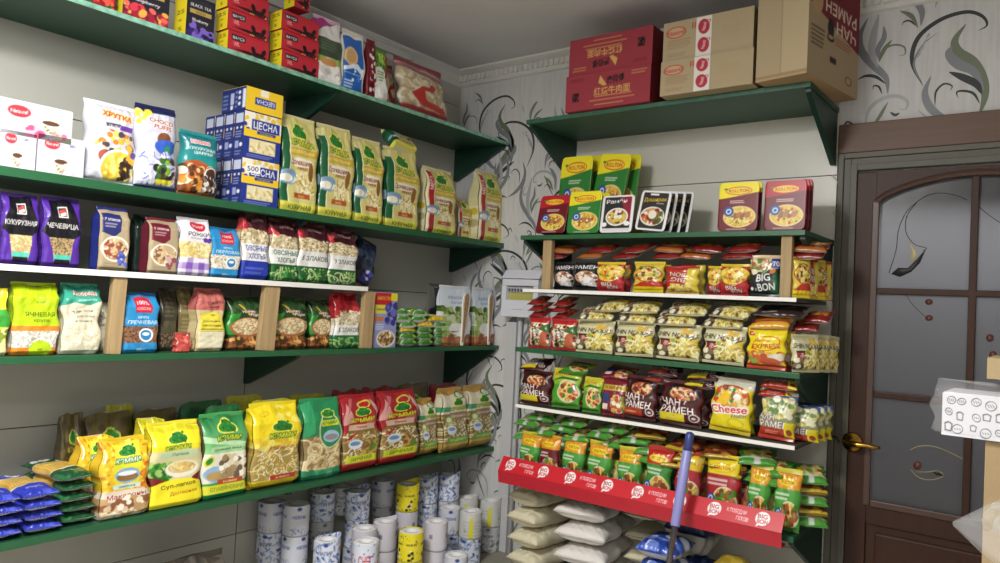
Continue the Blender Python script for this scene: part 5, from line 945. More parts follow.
KC = faces('kraft_carton', 'carton', c, .3, '#94805f', '#a89676'); carton_trim(KC, '#a89676')
def tapestrip(w, h, seed):
    t = Cv(w, h, '#d6d0c8', 30); 
    for k in range(2): 
        v = .28+.46*k; t.ell(.5, v, .36, .19, '#a8283a', .12).text('Naturel', .5, v, .09, '#e8d6d0', .5*1.0, True, PI/2-.2).ell(.82, v+.12, .1, None, '#a8283a').ell(.82, v+.12, .06, None, '#d6d0c8')
    return shell('printed_tape', t, w, h, .0012, 'box', back='#d6d0c8', mt=CARD)
for d in (KC,): d.part('printed_tape', tapestrip(.062, .149, 1), (-.012, -.1512, .0005), label='white tape with red ovals')
g = 'kraft cartons with printed tape'
put(KC, ((1.40+1.748)/2, -.462+.15, zb+.001), 0, 'lower kraft carton with white printed tape, beside the lower red carton', g, ((1.748-1.40)/.36, 1, .127/.15))
put(KC, ((1.398+1.745)/2, -.452+.15, zb+.1325), -.005, 'upper kraft carton with white printed tape, just under the ceiling', g, ((1.742-1.40)/.36, 1, .145/.15))
c = Cv(.19, .36, '#a89678', 60); c.rect(.49, .03, .51, 1, '#8f7350').rect(0, .02, 1, .045, '#9a7e58').rect(.5, .05, 1, 1, '#b19f80')
sd = Cv(.40, .36, '#a59172', 90, c.nv); sd.poly([(0, .62), (1, .40), (1, 1), (0, 1)], '#742630').text('ЧАН', .73, .52, .10, '#dcc8b0', .4, True, PI-.0).text('РАМЕН', .62, .66, .10, '#dcc8b0', .62, True, PI).ell(.16, .66, .1, .12, '#b89468').ell(.42, .48, .06, .09, '#2a2420').ell(.42, .40, .07, .03, '#2a2420').ell(.42, .41, .05, .016, '#b39670').lines(.06, .34, .26, .44, 5, '#5a4634', .7).lines(.5, .9, .36, .44, 3, '#a0473a', .6).rect(.42, .2, .54, .25, '#2f2620').ell(.8, .12, .07, .04, '#7a5a3c').ell(.8, .12, .05, .028, '#b39670')
BC = faces('noodle_carton', 'carton', c, .40, (Cv(.4, .36, '#a58862', 90, c.nv), sd), '#ad906a'); carton_trim(BC, '#ad906a')
th = -.17; fx, fy = 1.940, -.495
ctr = Vector((fx, fy))+Vector((math.cos(th), math.sin(th)))*(-.093)+Vector((-math.sin(th), math.cos(th)))*.20
put(BC, (ctr.x, ctr.y, zb+.001), th, 'large open-sided kraft carton with maroon print overhanging the right end of the top shelf', None, (.95, 1, 1.12))

# ------------------------------------------------------------------ plastic noodle trays
def traycv(bg, top, logo, seed, cold):
    c = Cv(.13, .17, bg, 64); c.poly([(0, .66), (.3, .69), (.7, .74), (1, .78), (1, 1), (0, 1)], top)
    c.ell(.5, .82, .34, .085, '#c8341f').ell(.5, .82, .32, .07, logo).text('ROLLTON', .5, .82, .06, '#c8281c', .52).ell(.16, .86, .05, .02, '#2f8a30').lines(.28, .75, .56, .63, 2, '#e9e4dc', .8, seed)
    c.ell(.54, .29, .42, .22, '#e6d08a').ell(.54, .29, .38, .19, '#d8b850').noodles((.16, .1, .92, .48), ('#efd97a', '#e2c04a', '#c79a32'), 60, .1, .018, seed, (.54, .29, .38, .19))
    for k in range(4): c.ell(.42+.11*k, .3+.02*(k % 2), .1, .05, ('#9a5a38', '#b5764c')[k % 2], .9)
    return c.specks((.3, .14, .85, .42), ('#4f8a2c', '#c8442a', '#e9e2c0'), 12, .03, seed).ell(.26, .4, .13, None, '#2a4f9a').ell(.26, .4, .075, None, '#c9d6ea').ell(.26, .4, .04, None, '#2a4f9a').lines(.2, .9, .02, .06, 1, '#e9e4dc', .6)
def traypack(cv, tub, t=.045, rim=None, tubc=None, seed=1):
    d = Pack('noodle_tray', 'noodle tray', cv.w, cv.h, t)
    b = Cv(cv.w, cv.h, tub, 20); d.part('tub', shell('tub', b, cv.w*.94, cv.h*.95, t-.005, 'tray', back=tubc or tub, inset=.82, cap=tub), (0, .0025, cv.h*.025))
    d.part('lid', shell('lid', cv, cv.w, cv.h, .004, 'tray', side=rim, back=rim or tub, cap=rim or tub, mt=printed(.35, .4)), (0, -t/2+.002, 0)); return d
GT = traypack(traycv('#2f7a34', '#e8d82a', '#e8d23a', 3, 0), '#c9c8b8' if 0 else '#b9b236')
RDT = traypack(traycv('#6d1a26', '#b02430', '#e8c83a', 5, 0), '#5a1620')
YT = traypack(traycv('#6d1a26', '#ecdb22', '#e8d83a', 7, 0), '#5a1620')
c = Cv(.13, .17, '#e4e3e4', 64); c.rect(.07, .05, .93, .95, '#2b2a2c').poly([(.6, .95), (.93, .95), (.93, .3), (.75, .4)], '#8a2434').text('Рамён', .45, .84, .10, '#f0eeee', .66, True, .03).ell(.5, .42, .36, .24, '#ece9e4').ell(.5, .42, .32, .2, '#caa76a').noodles((.2, .22, .8, .62), PASTA, 40, .1, .02, 3, (.5, .42, .3, .2)).specks((.25, .25, .75, .6), ('#4a3a2c', '#d8c14a', '#8a3a2a', '#e9e2d0'), 24, .06, 6, 1, (.5, .42, .28, .18)).ell(.12, .22, .08, None, '#efecec').ell(.84, .24, .1, .06, '#efecec').rect(.07, .05, .93, .12, '#d9d7d6')
WT1 = traypack(c, '#dcdbdc', .04, '#e6e5e6')
c = Cv(.13, .17, '#e4e3e4', 64); c.rect(.07, .05, .93, .95, '#2a2622').text('Доширак', .5, .78, .09, '#d9b83a', .78, True, .06).rect(.3, .88, .6, .93, '#e0dcd8').lines(.55, .9, .66, .71, 1, '#b9b4ac').ell(.5, .36, .42, .24, '#ded9d0').ell(.5, .36, .37, .2, '#b98a5a').specks((.15, .16, .85, .58), ('#7a2a1c', '#c85a34', '#e6dcc8', '#4a6a2c', '#d9a05a'), 60, .06, 6, 1, (.5, .36, .35, .19)).ell(.5, .4, .14, None, '#e4dccc')
WT2 = traypack(c, '#dcdbdc', .028, '#e6e5e6')
g = 'noodle trays on the tray shelf'; ln = .22
onR(RDT, 'R2', 535, 564, 198, -.375, 'dark red noodle tray leaning at the left end of the tray shelf', g, lean=ln)
onR(GT, 'R2', 566, 598, 193, -.385, 'green and yellow noodle tray between the leaning red and white trays', g, lean=.12)
onR(GT, 'R2', 572, 606, 195, -.30, 'green and yellow noodle tray hidden behind the lower green tray', g, lean=.12)
onR(GT, 'R2', 556, 587, 158, -.255, 'green and yellow noodle tray in the raised back row, left one', g, lean=.10, z=ZS['R2']+.075)
onR(GT, 'R2', 588, 619, 158, -.255, 'green and yellow noodle tray in the raised back row, tilted right one', g, lean=.16, tilt=.09, z=ZS['R2']+.075)
onR(GT, 'R2', 566, 596, 158, -.19, 'green and yellow noodle tray behind the raised left tray', g, lean=.10, z=ZS['R2']+.075)
onR(GT, 'R2', 598, 632, 158, -.19, 'green and yellow noodle tray behind the raised right tray', g, lean=.14, tilt=.05, z=ZS['R2']+.075)
c = Cv(.3, .072, '#8a8a30', 60); c.lines(0, 1, .1, .9, 5, '#6a6a24', .5)
x0, x1 = along(560, 0, {1: -.25, 2: ZS['R2']}), along(632, 0, {1: -.25, 2: ZS['R2']})
put(faces('display_carton', 'carton', c, .16, '#7a7a2a', '#8a8a30'), ((x0+x1)/2, -.18, ZS['R2']+.001), 0, 'low olive carton raising the back row of green trays', None, ((x1-x0)/.3, 1, 1))
onR(WT1, 'R2', 599, 631, 197, -.385, 'white-rimmed black and maroon noodle tray in front of the green trays', g, lean=.14)
onR(WT2, 'R2', 634, 664, 194, -.385, 'white-rimmed black noodle tray with yellow name, first of the row of four', g, lean=.16, tilt=.10)
for k, nm in enumerate(('second', 'third', 'rearmost')): onR(WT2, 'R2', 641+k*8, 671+k*8, 194, -.335+.05*k, f'white-rimmed black noodle tray, {nm} of the leaning row of four', g, lean=.14, tilt=.08)
onR(YT, 'R2', 717, 757, 183, -.385, 'maroon noodle tray with yellow top', g, lean=.05)
onR(YT, 'R2', 719, 760, 183, -.33, 'maroon noodle tray standing behind the yellow-topped one', g, lean=.05, parts=True)
onR(RDT, 'R2', 763, 805, 181, -.385, 'maroon noodle tray with red top at the right end of the tray shelf', g, lean=.05)
onR(RDT, 'R2', 765, 808, 181, -.33, 'maroon noodle tray with red top, second in the file at the right end', g, lean=.05)
onR(RDT, 'R2', 767, 811, 181, -.275, 'maroon noodle tray with red top, rearmost in the file at the right end', g, lean=.05)

# ------------------------------------------------------------------ noodle packets
def pk(cv, seal, bseal, seed, t=.042, crum=1.2, nm='noodle_packet', **k): return bagpack(nm, 'noodle packet', cv, t, 'pillow', seal, bseal, seed=seed, crum=crum, **k)
W_, H_ = .115, .14
c = Cv(W_, H_, '#18171a', 60); c.text('РАМЕН', .52, .83, .15, '#e9e6e4', .94, True, .04).ell(.55, .42, .44, .26, '#b98f72').specks((.15, .2, .95, .64), ('#d8b8a0', '#7a4a34', '#e9dccb', '#94644a'), 40, .07, 3, 1, (.55, .42, .42, .25)).specks((.4, .1, .95, .4), ('#e6e3e0', '#bdb8b4'), 16, .09, 5).rect(0, 0, 1, .08, '#18171a')
NB = pk(c, '#222126', '#1a191c', 130)
c = Cv(W_, H_, '#a82c2c', 60); c.ell(.5, .66, .52, .34, '#e9cf4a').noodles((0, .36, 1, .98), ('#f2dd6a', '#e0b83a', '#efe09a', '#d9a02a'), 60, .14, .025, 3, (.5, .66, .48, .32)).specks((.1, .4, .9, .95), ('#c8502a', '#6a8a2c', '#e8e0c0', '#d87a2a'), 18, .05, 5).poly([(0, .0), (1, 0), (1, .5), (.6, .32), (0, .22)], '#b0282e').text('BIG', .42, .22, .16, '#e9d9c9', .36, True, .12, '#4a1018').text('BON', .62, .1, .14, '#e9d9c9', .36, True, .12, '#4a1018')
NY = pk(c, '#e0c02e', '#a8262c', 131)
c = Cv(W_, H_, '#c89a2a', 60); c.rect(0, .2, 1, 1, '#dcc24a').ell(.5, .6, .46, .3, '#a03a22').ell(.5, .6, .42, .27, '#d9b84a').noodles((.05, .3, .95, .9), ('#e8d27a', '#c9a04a', '#f0e2a0'), 50, .12, .025, 4, (.5, .6, .4, .26)).specks((.1, .4, .9, .85), ('#7a3a1c', '#5a7a2c', '#c8502a'), 22, .05, 5).poly([(0, .1), (.3, .3), (1, .34), (1, .14), (.4, .1)], '#b83022').rect(0, 0, 1, .13, '#e8cf22')
NZ = pk(c, '#d8c43a', '#e8cf22', 132)
c = Cv(W_, H_, '#b82e26', 60); c.rect(.66, 0, 1, 1, '#d8c23a').poly([(0, .0), (.6, 0), (.9, .3), (.2, .36)], '#d9bc52').specks((.1, 0, .9, .3), ('#e8d68a', '#b98a3a', '#8a5a2a'), 24, .06, 4).text('BIG', .42, .5, .17, '#e9d9c9', .46, True, PI-.15, '#5a1018').text('BON', .38, .72, .17, '#e9d9c9', .5, True, PI-.15, '#5a1018')
NI = pk(c, '#a82a24', '#c8a83a', 133)
c = Cv(W_, H_, '#22272a', 60); c.poly([(0, .55), (1, .72), (1, 1), (0, 1)], '#caa27a').specks((0, .6, .8, 1), ('#e0cba8', '#a8683a', '#6a8a3c', '#d8823a', '#efe2c8'), 50, .07, 3).rect(.74, .72, 1, .98, '#2a3f8a').text('70', .88, .84, .14, '#e9e9ee', .2).poly([(.72, .0), (1, 0), (1, .66), (.8, .5)], '#1f5a3c').text('BIG', .5, .46, .2, '#f0eeea', .46, True, .12).text('BON', .6, .2, .2, '#f0eeea', .54, True, .12).lines(.3, .5, .6, .66, 1, '#e9e6e4').ell(.12, .14, .06, None, '#e9e6e4').ell(.26, .12, .05, None, '#8a9a94')
NG = pk(c, '#d8b48a', '#1d2a26', 134)
g = 'packets in the front row under the tray shelf'
yf = -.372
onR(NB, 'R3', 551, 570, 262, yf+.03, 'black ramen packet right of the left pine post', g, lean=.05); onR(NB, 'R3', 570, 595, 262, yf, 'black ramen packet beside the first yellow and red packet', g, lean=.08, tilt=.03)
onR(NY, 'R3', 594, 622, 262, yf, 'yellow and red noodle packet right of the two black ones', g); onR(NZ, 'R3', 630, 661, 262, yf, 'golden noodle packet with bright yellow bottom edge', g, lean=.08)
onR(NI, 'R3', 663, 697, 266, yf, 'red noodle packet whose print is upside down', g); onR(NY, 'R3', 705, 722, 266, yf+.035, 'yellow and red noodle packet half covered by its twin', g); onR(NY, 'R3', 718, 747, 264, yf-.008, 'yellow and red noodle packet just left of the black and green one', g); onR(NG, 'R3', 747, 778, 255, yf, 'black and green noodle packet left of the right pine post', g)
for k, (a, b) in enumerate(((606, 628), (645, 668), (676, 703), (734, 758))):
    onR((NY, NZ, NI, NY)[k], 'R3', a, b, 0, yf+.055, ('yellow and red packet standing behind the first yellow one', 'golden packet standing behind the yellow-edged one', 'red packet standing behind the upside-down one', 'yellow packet standing behind the black and green one')[k], 'packets in the second row under the tray shelf', hh=.135, parts=False)
for k, (px, yy) in enumerate(((801, -.345), (809, -.285), (816, -.225), (822, -.165))): put((NZ, NI)[k % 2], (along(px, 0, {1: yy, 2: ZS['R3']}), yy, ZS['R3']+.001), .85-.05*k, ('front', 'second', 'third', 'rear')[k]+' packet of the file right of the right pine post', 'file of packets at the right end of the upper noodle shelf', (.6, .8, 1.0), -.05, 0, True)
def layR(d, sh, px, yf, z, label, g, rz=0., sc=(1, 1, 1), parts=False, rx=.36):
    x = along(px, 0, {1: yf, 2: z}); return put(d, (x, yf, z), rz, label, g, sc, -PI/2+rx, random.uniform(-.06, .06), parts)
# red packets lying under the tray shelf, behind
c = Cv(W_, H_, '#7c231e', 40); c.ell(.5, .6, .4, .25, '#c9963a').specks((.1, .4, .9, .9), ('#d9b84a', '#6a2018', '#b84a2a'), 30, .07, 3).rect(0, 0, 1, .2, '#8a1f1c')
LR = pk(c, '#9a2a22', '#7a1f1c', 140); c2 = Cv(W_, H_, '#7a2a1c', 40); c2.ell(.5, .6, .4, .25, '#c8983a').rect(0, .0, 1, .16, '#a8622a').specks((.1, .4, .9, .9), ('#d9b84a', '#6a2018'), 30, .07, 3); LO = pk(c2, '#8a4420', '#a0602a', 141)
g = 'packets lying in the shade under the tray shelf'
NTH = ('first', 'second', 'third', 'fourth', 'fifth', 'sixth', 'seventh')
def over(sh, pxs, zrows, yc, mk, g, sc=(1, 1, .95), jit=.12, dx=4, rx=.36):
    for r_, z in enumerate(zrows):
        for k, px in enumerate(pxs):
            q = mk(r_, k)
            if q: layR(q[0], sh, px+(dx if r_ % 2 else -dx)+random.uniform(-4, 4), yc+random.uniform(-.008, .008), ZS[sh]+z, q[1], g, random.uniform(-jit, jit), sc, True, rx)
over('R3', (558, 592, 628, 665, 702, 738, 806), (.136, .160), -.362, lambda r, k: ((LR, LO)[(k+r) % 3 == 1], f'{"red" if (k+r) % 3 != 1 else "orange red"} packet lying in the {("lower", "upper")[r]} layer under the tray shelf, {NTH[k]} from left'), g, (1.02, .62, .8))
# ---- pale noodle packets
c = Cv(.135, .135, '#cfc9a0', 66); c.rect(0, .9, 1, 1, '#b9b38a').text('SHIN NOODLE', .5, .72, .15, '#201c1a', .94, True, -.02).poly([(.06, .52), (.4, .56), (.36, .34), (.26, .26), (.14, .28), (.08, .4)], '#8a1f24').rect(.06, .52, .4, .57, '#201c1a').text('辛', .23, .42, .14, '#e0c8c0', .14).specks((.4, .02, 1, .6), ('#d9c24a', '#8fa04a', '#e9e0a8', '#b98a3a', '#6a4a2a', '#efe9c8'), 60, .075, 3).noodles((.3, 0, 1, .45), ('#e8dc8a', '#cdb85a', '#a8903a', '#f2ecb8'), 40, .14, .022, 4).specks((0, 0, .3, .3), ('#7a6a4a', '#e9e4c8', '#4a3a2a'), 16, .07, 6).specks((.6, .8, .85, 1), ('#d9b24a',), 6, .06, 3)
SH = pk(c, '#c9c398', '#bdb78c', 150, .045)
c = Cv(.115, .14, '#b02a2c', 60); c.rect(.16, .0, 1, .86, '#d9c9a0').specks((.2, .05, 1, .85), ('#e6d9b4', '#b9925a', '#5a6a34', '#c8603a', '#efe6cc', '#3a2a20'), 90, .07, 4).poly([(.55, .0), (.9, .1), (1, .7), (.7, .5)], '#b85a3a').poly([(.5, .62), (1, .86), (1, .5)], '#3f6a34').text('кимчи', .16, .4, .14, '#f0e8e0', .5, True, PI/2).text('辣', .5, .45, .3, '#f2ece4', .3, True, .2, '#4a3a30').rect(0, .86, 1, 1, '#b8282c')
RK = pk(c, '#b8282c', '#a8262a', 151)
c = Cv(.125, .14, '#ead41c', 64); c.rect(.06, .82, .22, .93, '#b8281c').text('+', .14, .875, .08, '#f2ece0', .1).ell(.52, .62, .38, .2, '#c8502a', .2).ell(.52, .62, .355, .18, '#ead41c', .2).text('мастер', .42, .7, .07, '#a8321c', .4, True, .1).text('EXPRESS', .52, .55, .13, '#a8281c', .72, True, .1).specks((.0, .05, 1, .36), ('#e0a83a', '#c8642a', '#8fa04a', '#d9c08a', '#b8442a', '#efe0a8'), 90, .07, 3).ell(.8, .26, .2, .1, '#d8d4c0').ell(.62, .14, .26, .1, '#b8502a').rect(0, 0, 1, .05, '#a8482a')
EX = pk(c, '#e0b02a', '#c84a2a', 152, .05)
g = 'pale noodle packets in the front row'; yf = -.382
for a, b, t_, lb in ((525, 546, 317, 'red noodle packet at the left end of the pale noodle row'), (547, 573, 319, 'red noodle packet next to the first pale packet')): onR(RK, 'R4', a, b, t_, yf, lb, 'red packets beside the pale ones', lean=.06)
for k, (a, b, t_) in enumerate(((572, 610, 321), (612, 651, 323), (653, 697, 325), (699, 742, 327))): onR(SH, 'R4', a, b, t_, yf, f'pale noodle packet in the front row, {NTH[k]} after the red packets', g, lean=.10, tilt=(.0, -.02, .02, .03)[k])
for k, (a, b) in enumerate(((580, 614), (618, 655), (660, 700))): onR(SH, 'R4', a, b, 0, yf+.055, f'pale noodle packet standing in the second row, {NTH[k]} from the left', 'pale packets in the second row', hh=.12, lean=.08, parts=False)
onR(EX, 'R4', 744, 784, 327, yf, 'bright yellow express noodle packet in front of the shelf end', lean=.03); onR(EX, 'R4', 752, 792, 330, yf+.06, 'bright yellow noodle packet standing behind the express one', None, lean=.03)
for k, (px, yy) in enumerate(((806, -.33), (815, -.255), (823, -.18))): put(SH, (along(px, 0, {1: yy, 2: ZS['R4']}), yy, ZS['R4']+.001), .95-.06*k, f'pale noodle packet turned sideways at the right end, {("front", "middle", "rear")[k]} of three', 'pale packets turned sideways', (.85, .9, .95), -.1, .05*k, True)
g = 'pale noodle packets lying on top'
over('R4', (598, 637, 678, 721), (.135, .174), -.378, lambda r, k: (SH, f'pale packet lying in the {("lower", "upper")[r]} layer above the standing ones, {NTH[k]} from left'), g, (1.14, .82, .95), .28, 4, .45)
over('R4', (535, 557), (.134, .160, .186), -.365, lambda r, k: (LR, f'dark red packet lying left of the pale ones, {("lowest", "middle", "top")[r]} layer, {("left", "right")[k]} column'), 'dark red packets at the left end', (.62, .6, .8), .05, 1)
c = Cv(.16, .14, '#2c2422', 50); c.rect(0, 0, 1, .3, '#3a2a28').lines(.2, .6, .08, .2, 1, '#b9b4ae', .8).ell(.5, .7, .3, .14, '#4a3f3a').specks((.2, .5, .8, .9), ('#5a4a44', '#201a18', '#6a5a50'), 20, .08, 3)
BK2 = pk(c, '#2a2220', '#3a2826', 156)
c = Cv(.14, .14, '#d8862a', 50); c.rect(0, 0, 1, .2, '#e0a83a').rect(0, .2, 1, .3, '#a83a22').specks((0, .4, 1, 1), ('#e0b04a', '#c8642a'), 20, .1, 3); OY = pk(c, '#d8a03a', '#d8a83a', 157)
x = along(768, 0, {1: -.28, 2: ZS['R4']+.16})
zt = ZS['R4']
layR(OY, 'R4', 768, -.372, zt+.145, 'orange yellow packet lying just above the express noodle packet', None, .05, (.98, .75, .9), True)
layR(BK2, 'R4', 775, -.355, zt+.187, 'black and brown packet lying under the white lip near the right end', None, -.03, (1.1, .62, .8), True)
over('R4', (811,), (.140, .172), -.29, lambda r, k: (LR, f'dark red packet lying above the sideways pale packets, {("lower", "upper")[r]} one'), 'dark red packets at the right end', (.75, .65, .8), .2)
# ---- dark noodle packets on the white-lipped shelf
def chan(low, seed, bowlc):
    c = Cv(.125, .145, '#4a141a', 66); c.ell(.55, .76, .4, .24, '#1c1414').bowl(.55, .74, .36, .2, '#2a1a16', '#b5623a', bowlc, ('#8a2a1c', '#e0cba0', '#d8a04a', '#5a2418'), seed, 26).text('ЧАН', .28, .51, .17, '#f4f0ea', .46).text('РАМЕН', .44, .32, .17, '#f4f0ea', .82).rect(0, .03, .62, .23, low).lines(.1, .55, .08, .16, 1, '#e9d8a0', .5).ell(.84, .16, .12, None, '#d8d0ca').ell(.84, .16, .09, None, '#4a141a').ell(.84, .15, .05, .03, '#d8d0ca').text('?', .62, .53, .1, '#efeae4', .1); return c
CHY = pk(chan('#d8c81e', 3, ('#d8b47a', '#a86a3a', '#efd9a8', '#c84a2a')), '#4a141a', '#3c1016', 160, .05); CHR = pk(chan('#a83a22', 5, ('#c86a3a', '#8a3420', '#e0a06a', '#b04a2a')), '#4a141a', '#3c1016', 161, .05)
c = Cv(.125, .145, '#4f9a2c', 62); c.grad(.6, 1, '#7fb43a', '#d8cf3a').ell(.62, .42, .36, .34, '#d9dcc0').ell(.62, .42, .32, .3, '#d8b45a').noodles((.3, .12, .96, .72), PASTA, 50, .12, .025, 4, (.62, .42, .3, .28)).specks((.4, .2, .9, .6), ('#8a3a1c', '#3f7a2c', '#c8502a'), 20, .06, 3).text('ROLLTON', .4, .9, .08, '#c83a1c', .6).poly([(.05, .7), (.4, .84), (.95, .78), (.9, .72), (.4, .76)], '#2f6a1c').rect(0, 0, 1, .08, '#3f7a24')
GP = pk(c, '#c9c43a', '#3f7a24', 162, .045)
c = Cv(.125, .145, '#7a1c2c', 62); c.rect(0, .72, 1, .9, '#c8a83a').text('НОВИНКА', .5, .81, .1, '#4a2a1c', .7).ell(.75, .3, .3, .28, '#d8d4c8').specks((.5, .1, 1, .55), ('#8fa04a', '#e9e0c8', '#c8442a', '#4f8a2c', '#d8b45a'), 50, .07, 3).rect(.08, .36, .4, .62, '#2a3f7a').rect(.1, .12, .34, .3, '#e0dcd4').rect(0, .92, 1, 1, '#8a2434')
MP = pk(c, '#8a2434', '#6a1824', 163, .045)
c = Cv(.125, .15, '#e0cf1e', 66); c.rect(0, .86, 1, 1, '#d8d4c4').ell(.5, .68, .46, .26, '#b5502a').ell(.5, .68, .42, .22, '#d8a04a').noodles((.1, .45, .9, .9), PASTA, 36, .12, .022, 3, (.5, .68, .4, .2)).specks((.1, .5, .9, .88), ('#3f8a2c', '#c84a2a', '#e9d8a0', '#8a3a1c'), 24, .06, 4).poly([(.15, .5), (.3, .8), (.5, .82), (.42, .52)], '#efc22a').ell(.66, .7, .1, .06, '#efe9dc').ell(.5, .84, .09, .05, '#3f8a2c').text('Cheese', .47, .43, .16, '#c8283a', .86, True, .1, '#f4eee4', .035).text('РАМЕН', .74, .31, .07, '#3a4a8a', .36, True, .1).ell(.66, .16, .2, .1, '#c8b41a').ell(.66, .15, .17, .085, '#e0cf1e').rect(0, 0, 1, .05, '#c8a81c')
CH = pk(c, '#d6cfb8', '#c8b41e', 164, .05)
c = Cv(.125, .145, '#8a8f6a', 66); c.rect(0, .86, 1, 1, '#4a5a8a').ell(.5, .68, .5, .26, '#d8cf7a').noodles((0, .4, 1, .94), ('#e0d68a', '#a8a05a', '#efe9b8', '#8a9a5a'), 60, .14, .025, 3, (.5, .68, .5, .26)).specks((.3, .5, .9, .9), ('#e9e6d8', '#6a8a4a', '#d8d4b0', '#f2efe4'), 24, .08, 4).text('ЧАН', .26, .44, .15, '#f2eee8', .4, True, 0, '#4a2a2a').text('РАМЕН', .46, .28, .15, '#f2eee8', .78, True, 0, '#4a2a2a').rect(0, 0, .74, .2, '#a8321f').lines(.2, .66, .05, .14, 2, '#e0b0a0', .6).rect(.74, 0, 1, .36, '#d8c81e').ell(.87, .13, .08, None, '#8a2a1c')
CHL = pk(c, '#8a9088', '#b8321f', 165, .055)
g = 'packets in the front row of the lower white-lipped shelf'; yf = -.372
for d, a, b, t_, lb, ln, ti in ((CHY, 517, 547, 371, 'dark maroon ramen packet with yellow band at the far left end', .1, 0), (GP, 548, 577, 370, 'green noodle packet beside the left maroon packet', .14, -.04), (GP, 579, 598, 378, 'green noodle packet half hidden by the maroon sachet', .1, 0), (MP, 598, 622, 380, 'maroon packet with yellow stripe and blue square', .1, 0), (CHR, 620, 653, 377, 'dark maroon ramen packet with orange red band', .1, .02), (CHY, 656, 699, 382, 'dark maroon ramen packet with yellow band, beside the bright cheesy packet', .1, .02), (CH, 706, 748, 380, 'bright yellow cheese noodle packet with red name', .06, .05), (CHL, 755, 792, 393, 'pale ramen packet with a bright glare at the right shelf end', .12, .03)): onR(d, 'R5', a, b, t_, yf, lb, g, lean=ln, tilt=ti)
for k, (px, yy) in enumerate(((799, -.30), (806, -.24), (812, -.18))): onR(CHL, 'R5', px-22, px+18, 0, yy, f'pale and yellow ramen packet behind the glare packet at the right end, {NTH[k]} behind', 'file of yellow-sided packets', hh=.14, lean=.08, parts=False)
for k, (d, a, b, yy, lb) in enumerate(((CHY, 526, 556, -.31, 'maroon ramen packet hidden behind the left end packet'), (GP, 560, 588, -.31, 'green packet behind the first green packet'), (MP, 604, 630, -.31, 'maroon packet behind the blue-square packet'), (CHR, 632, 664, -.31, 'maroon ramen packet behind the orange-banded one'), (CHY, 670, 708, -.31, 'maroon ramen packet behind the yellow-banded one'), (CH, 715, 752, -.31, 'yellow packet behind the bright cheese one'))): onR(d, 'R5', a, b, 0, yy, lb, 'second row on the lower white-lipped shelf', hh=.125, lean=.06, parts=False)
g = 'packets lying on top of the dark noodle packets'
LB = ('maroon and yellow packet lying on top at the left end', 'green packet lying flat above the green packets', 'maroon packet lying flat above the blue-square packet', 'dark packet lying in shade above the orange-banded packet', 'dark packet lying in shade above the yellow-banded packet', 'pale packet lying flat above the glare packet')
over('R5', (535, 573, 617, 660, 700, 776), (.150, .183), -.350, lambda r, k: ((CHY, GP, MP, CHR, CHY, CHL)[k], LB[k] if r == 0 else LB[k].replace('packet lying', 'packet second up lying')) if not (r == 1 and k in (0, 1, 2)) else None, g, (.98, .6, .85))
# ---- packets behind the red banner
def rl(top, low, seed, meat=('#9a5a38', '#b5764c', '#7a3f26')):
    c = Cv(.12, .15, low, 62); c.rect(0, .70, 1, 1, top).ell(.5, .83, .36, .085, '#d8a01c').ell(.5, .83, .33, .07, '#ead22a').text('ROLLTON', .5, .83, .06, '#a84a1c', .5).lines(.1, .7, .48, .64, 2, '#e4e9dc', .75, seed).ell(.62, .24, .36, .25, '#e2dcc0').ell(.62, .24, .33, .22, '#d8b45a').noodles((.26, .02, .98, .48), ('#efd97a', '#e2c04a', '#c79a32'), 46, .12, .022, seed, (.62, .24, .32, .22)).specks((.35, .08, .9, .42), meat+('#4f8a2c',), 22, .075, seed).ell(.2, .24, .13, None, '#2a4f9a').ell(.2, .24, .08, None, '#c9d6ea').ell(.2, .24, .04, None, '#2a4f9a'); return c
RG = pk(rl('#d9952a', '#4a9a3a', 3), '#c9c23a', '#3f7a2c', 170, .045); RM = pk(rl('#d88f24', '#6a1a26', 4), '#d8a02a', '#5a1620', 171, .045); RR_ = pk(rl('#b8281e', '#3f8a34', 5), '#b02a20', '#8a2a1c', 172, .05); RY = pk(rl('#e4cf22', '#a8242e', 6), '#e0cc22', '#d8c022', 173, .05); RB = pk(rl('#e4c222', '#a8242e', 7), '#b02a2c', '#8a2a24', 174, .045)
g = 'packets standing behind the red banner'; yf = -.375
for d, a, b, t_, lb in ((RG, 514, 534, 433, 'green packet with orange top at the left end behind the banner'), (RM, 535, 555, 436, 'maroon packet with orange top behind the banner'), (RG, 557, 579, 438, 'green packet with orange top right of the maroon one behind the banner'), (RG, 582, 606, 442, 'green packet with orange top, third of its kind from the left behind the banner'), (RG, 613, 637, 448, 'green packet with orange top just left of the red and green packet'), (RR_, 639, 666, 448, 'red packet with green middle band behind the banner'), (RB, 669, 696, 452, 'red packet partly covered by the lilac broom handle'), (RY, 701, 736, 456, 'red packet with bright yellow top right of the broom handle'), (RG, 742, 765, 466, 'green packet with orange top, right of the yellow-topped red one'), (RG, 770, 797, 470, 'green packet with orange top at the right end of the banner')): onR(d, 'R6', a, b, t_, yf, lb, g, lean=.12, tilt=random.uniform(-.03, .05))
c = Cv(.125, .14, '#3f8a30', 44); c.rect(0, 0, 1, .22, '#4f9438').ell(.55, .55, .36, .3, '#d8c88a').noodles((.2, .3, .9, .85), PASTA, 30, .14, .03, 3).rect(0, .22, 1, .28, '#c9cfc0').rect(.42, .0, .58, .22, '#c4c8c0').specks((0, .3, 1, 1), ('#6aa84a', '#8a4a24', '#d8b43a'), 16, .08, 4)
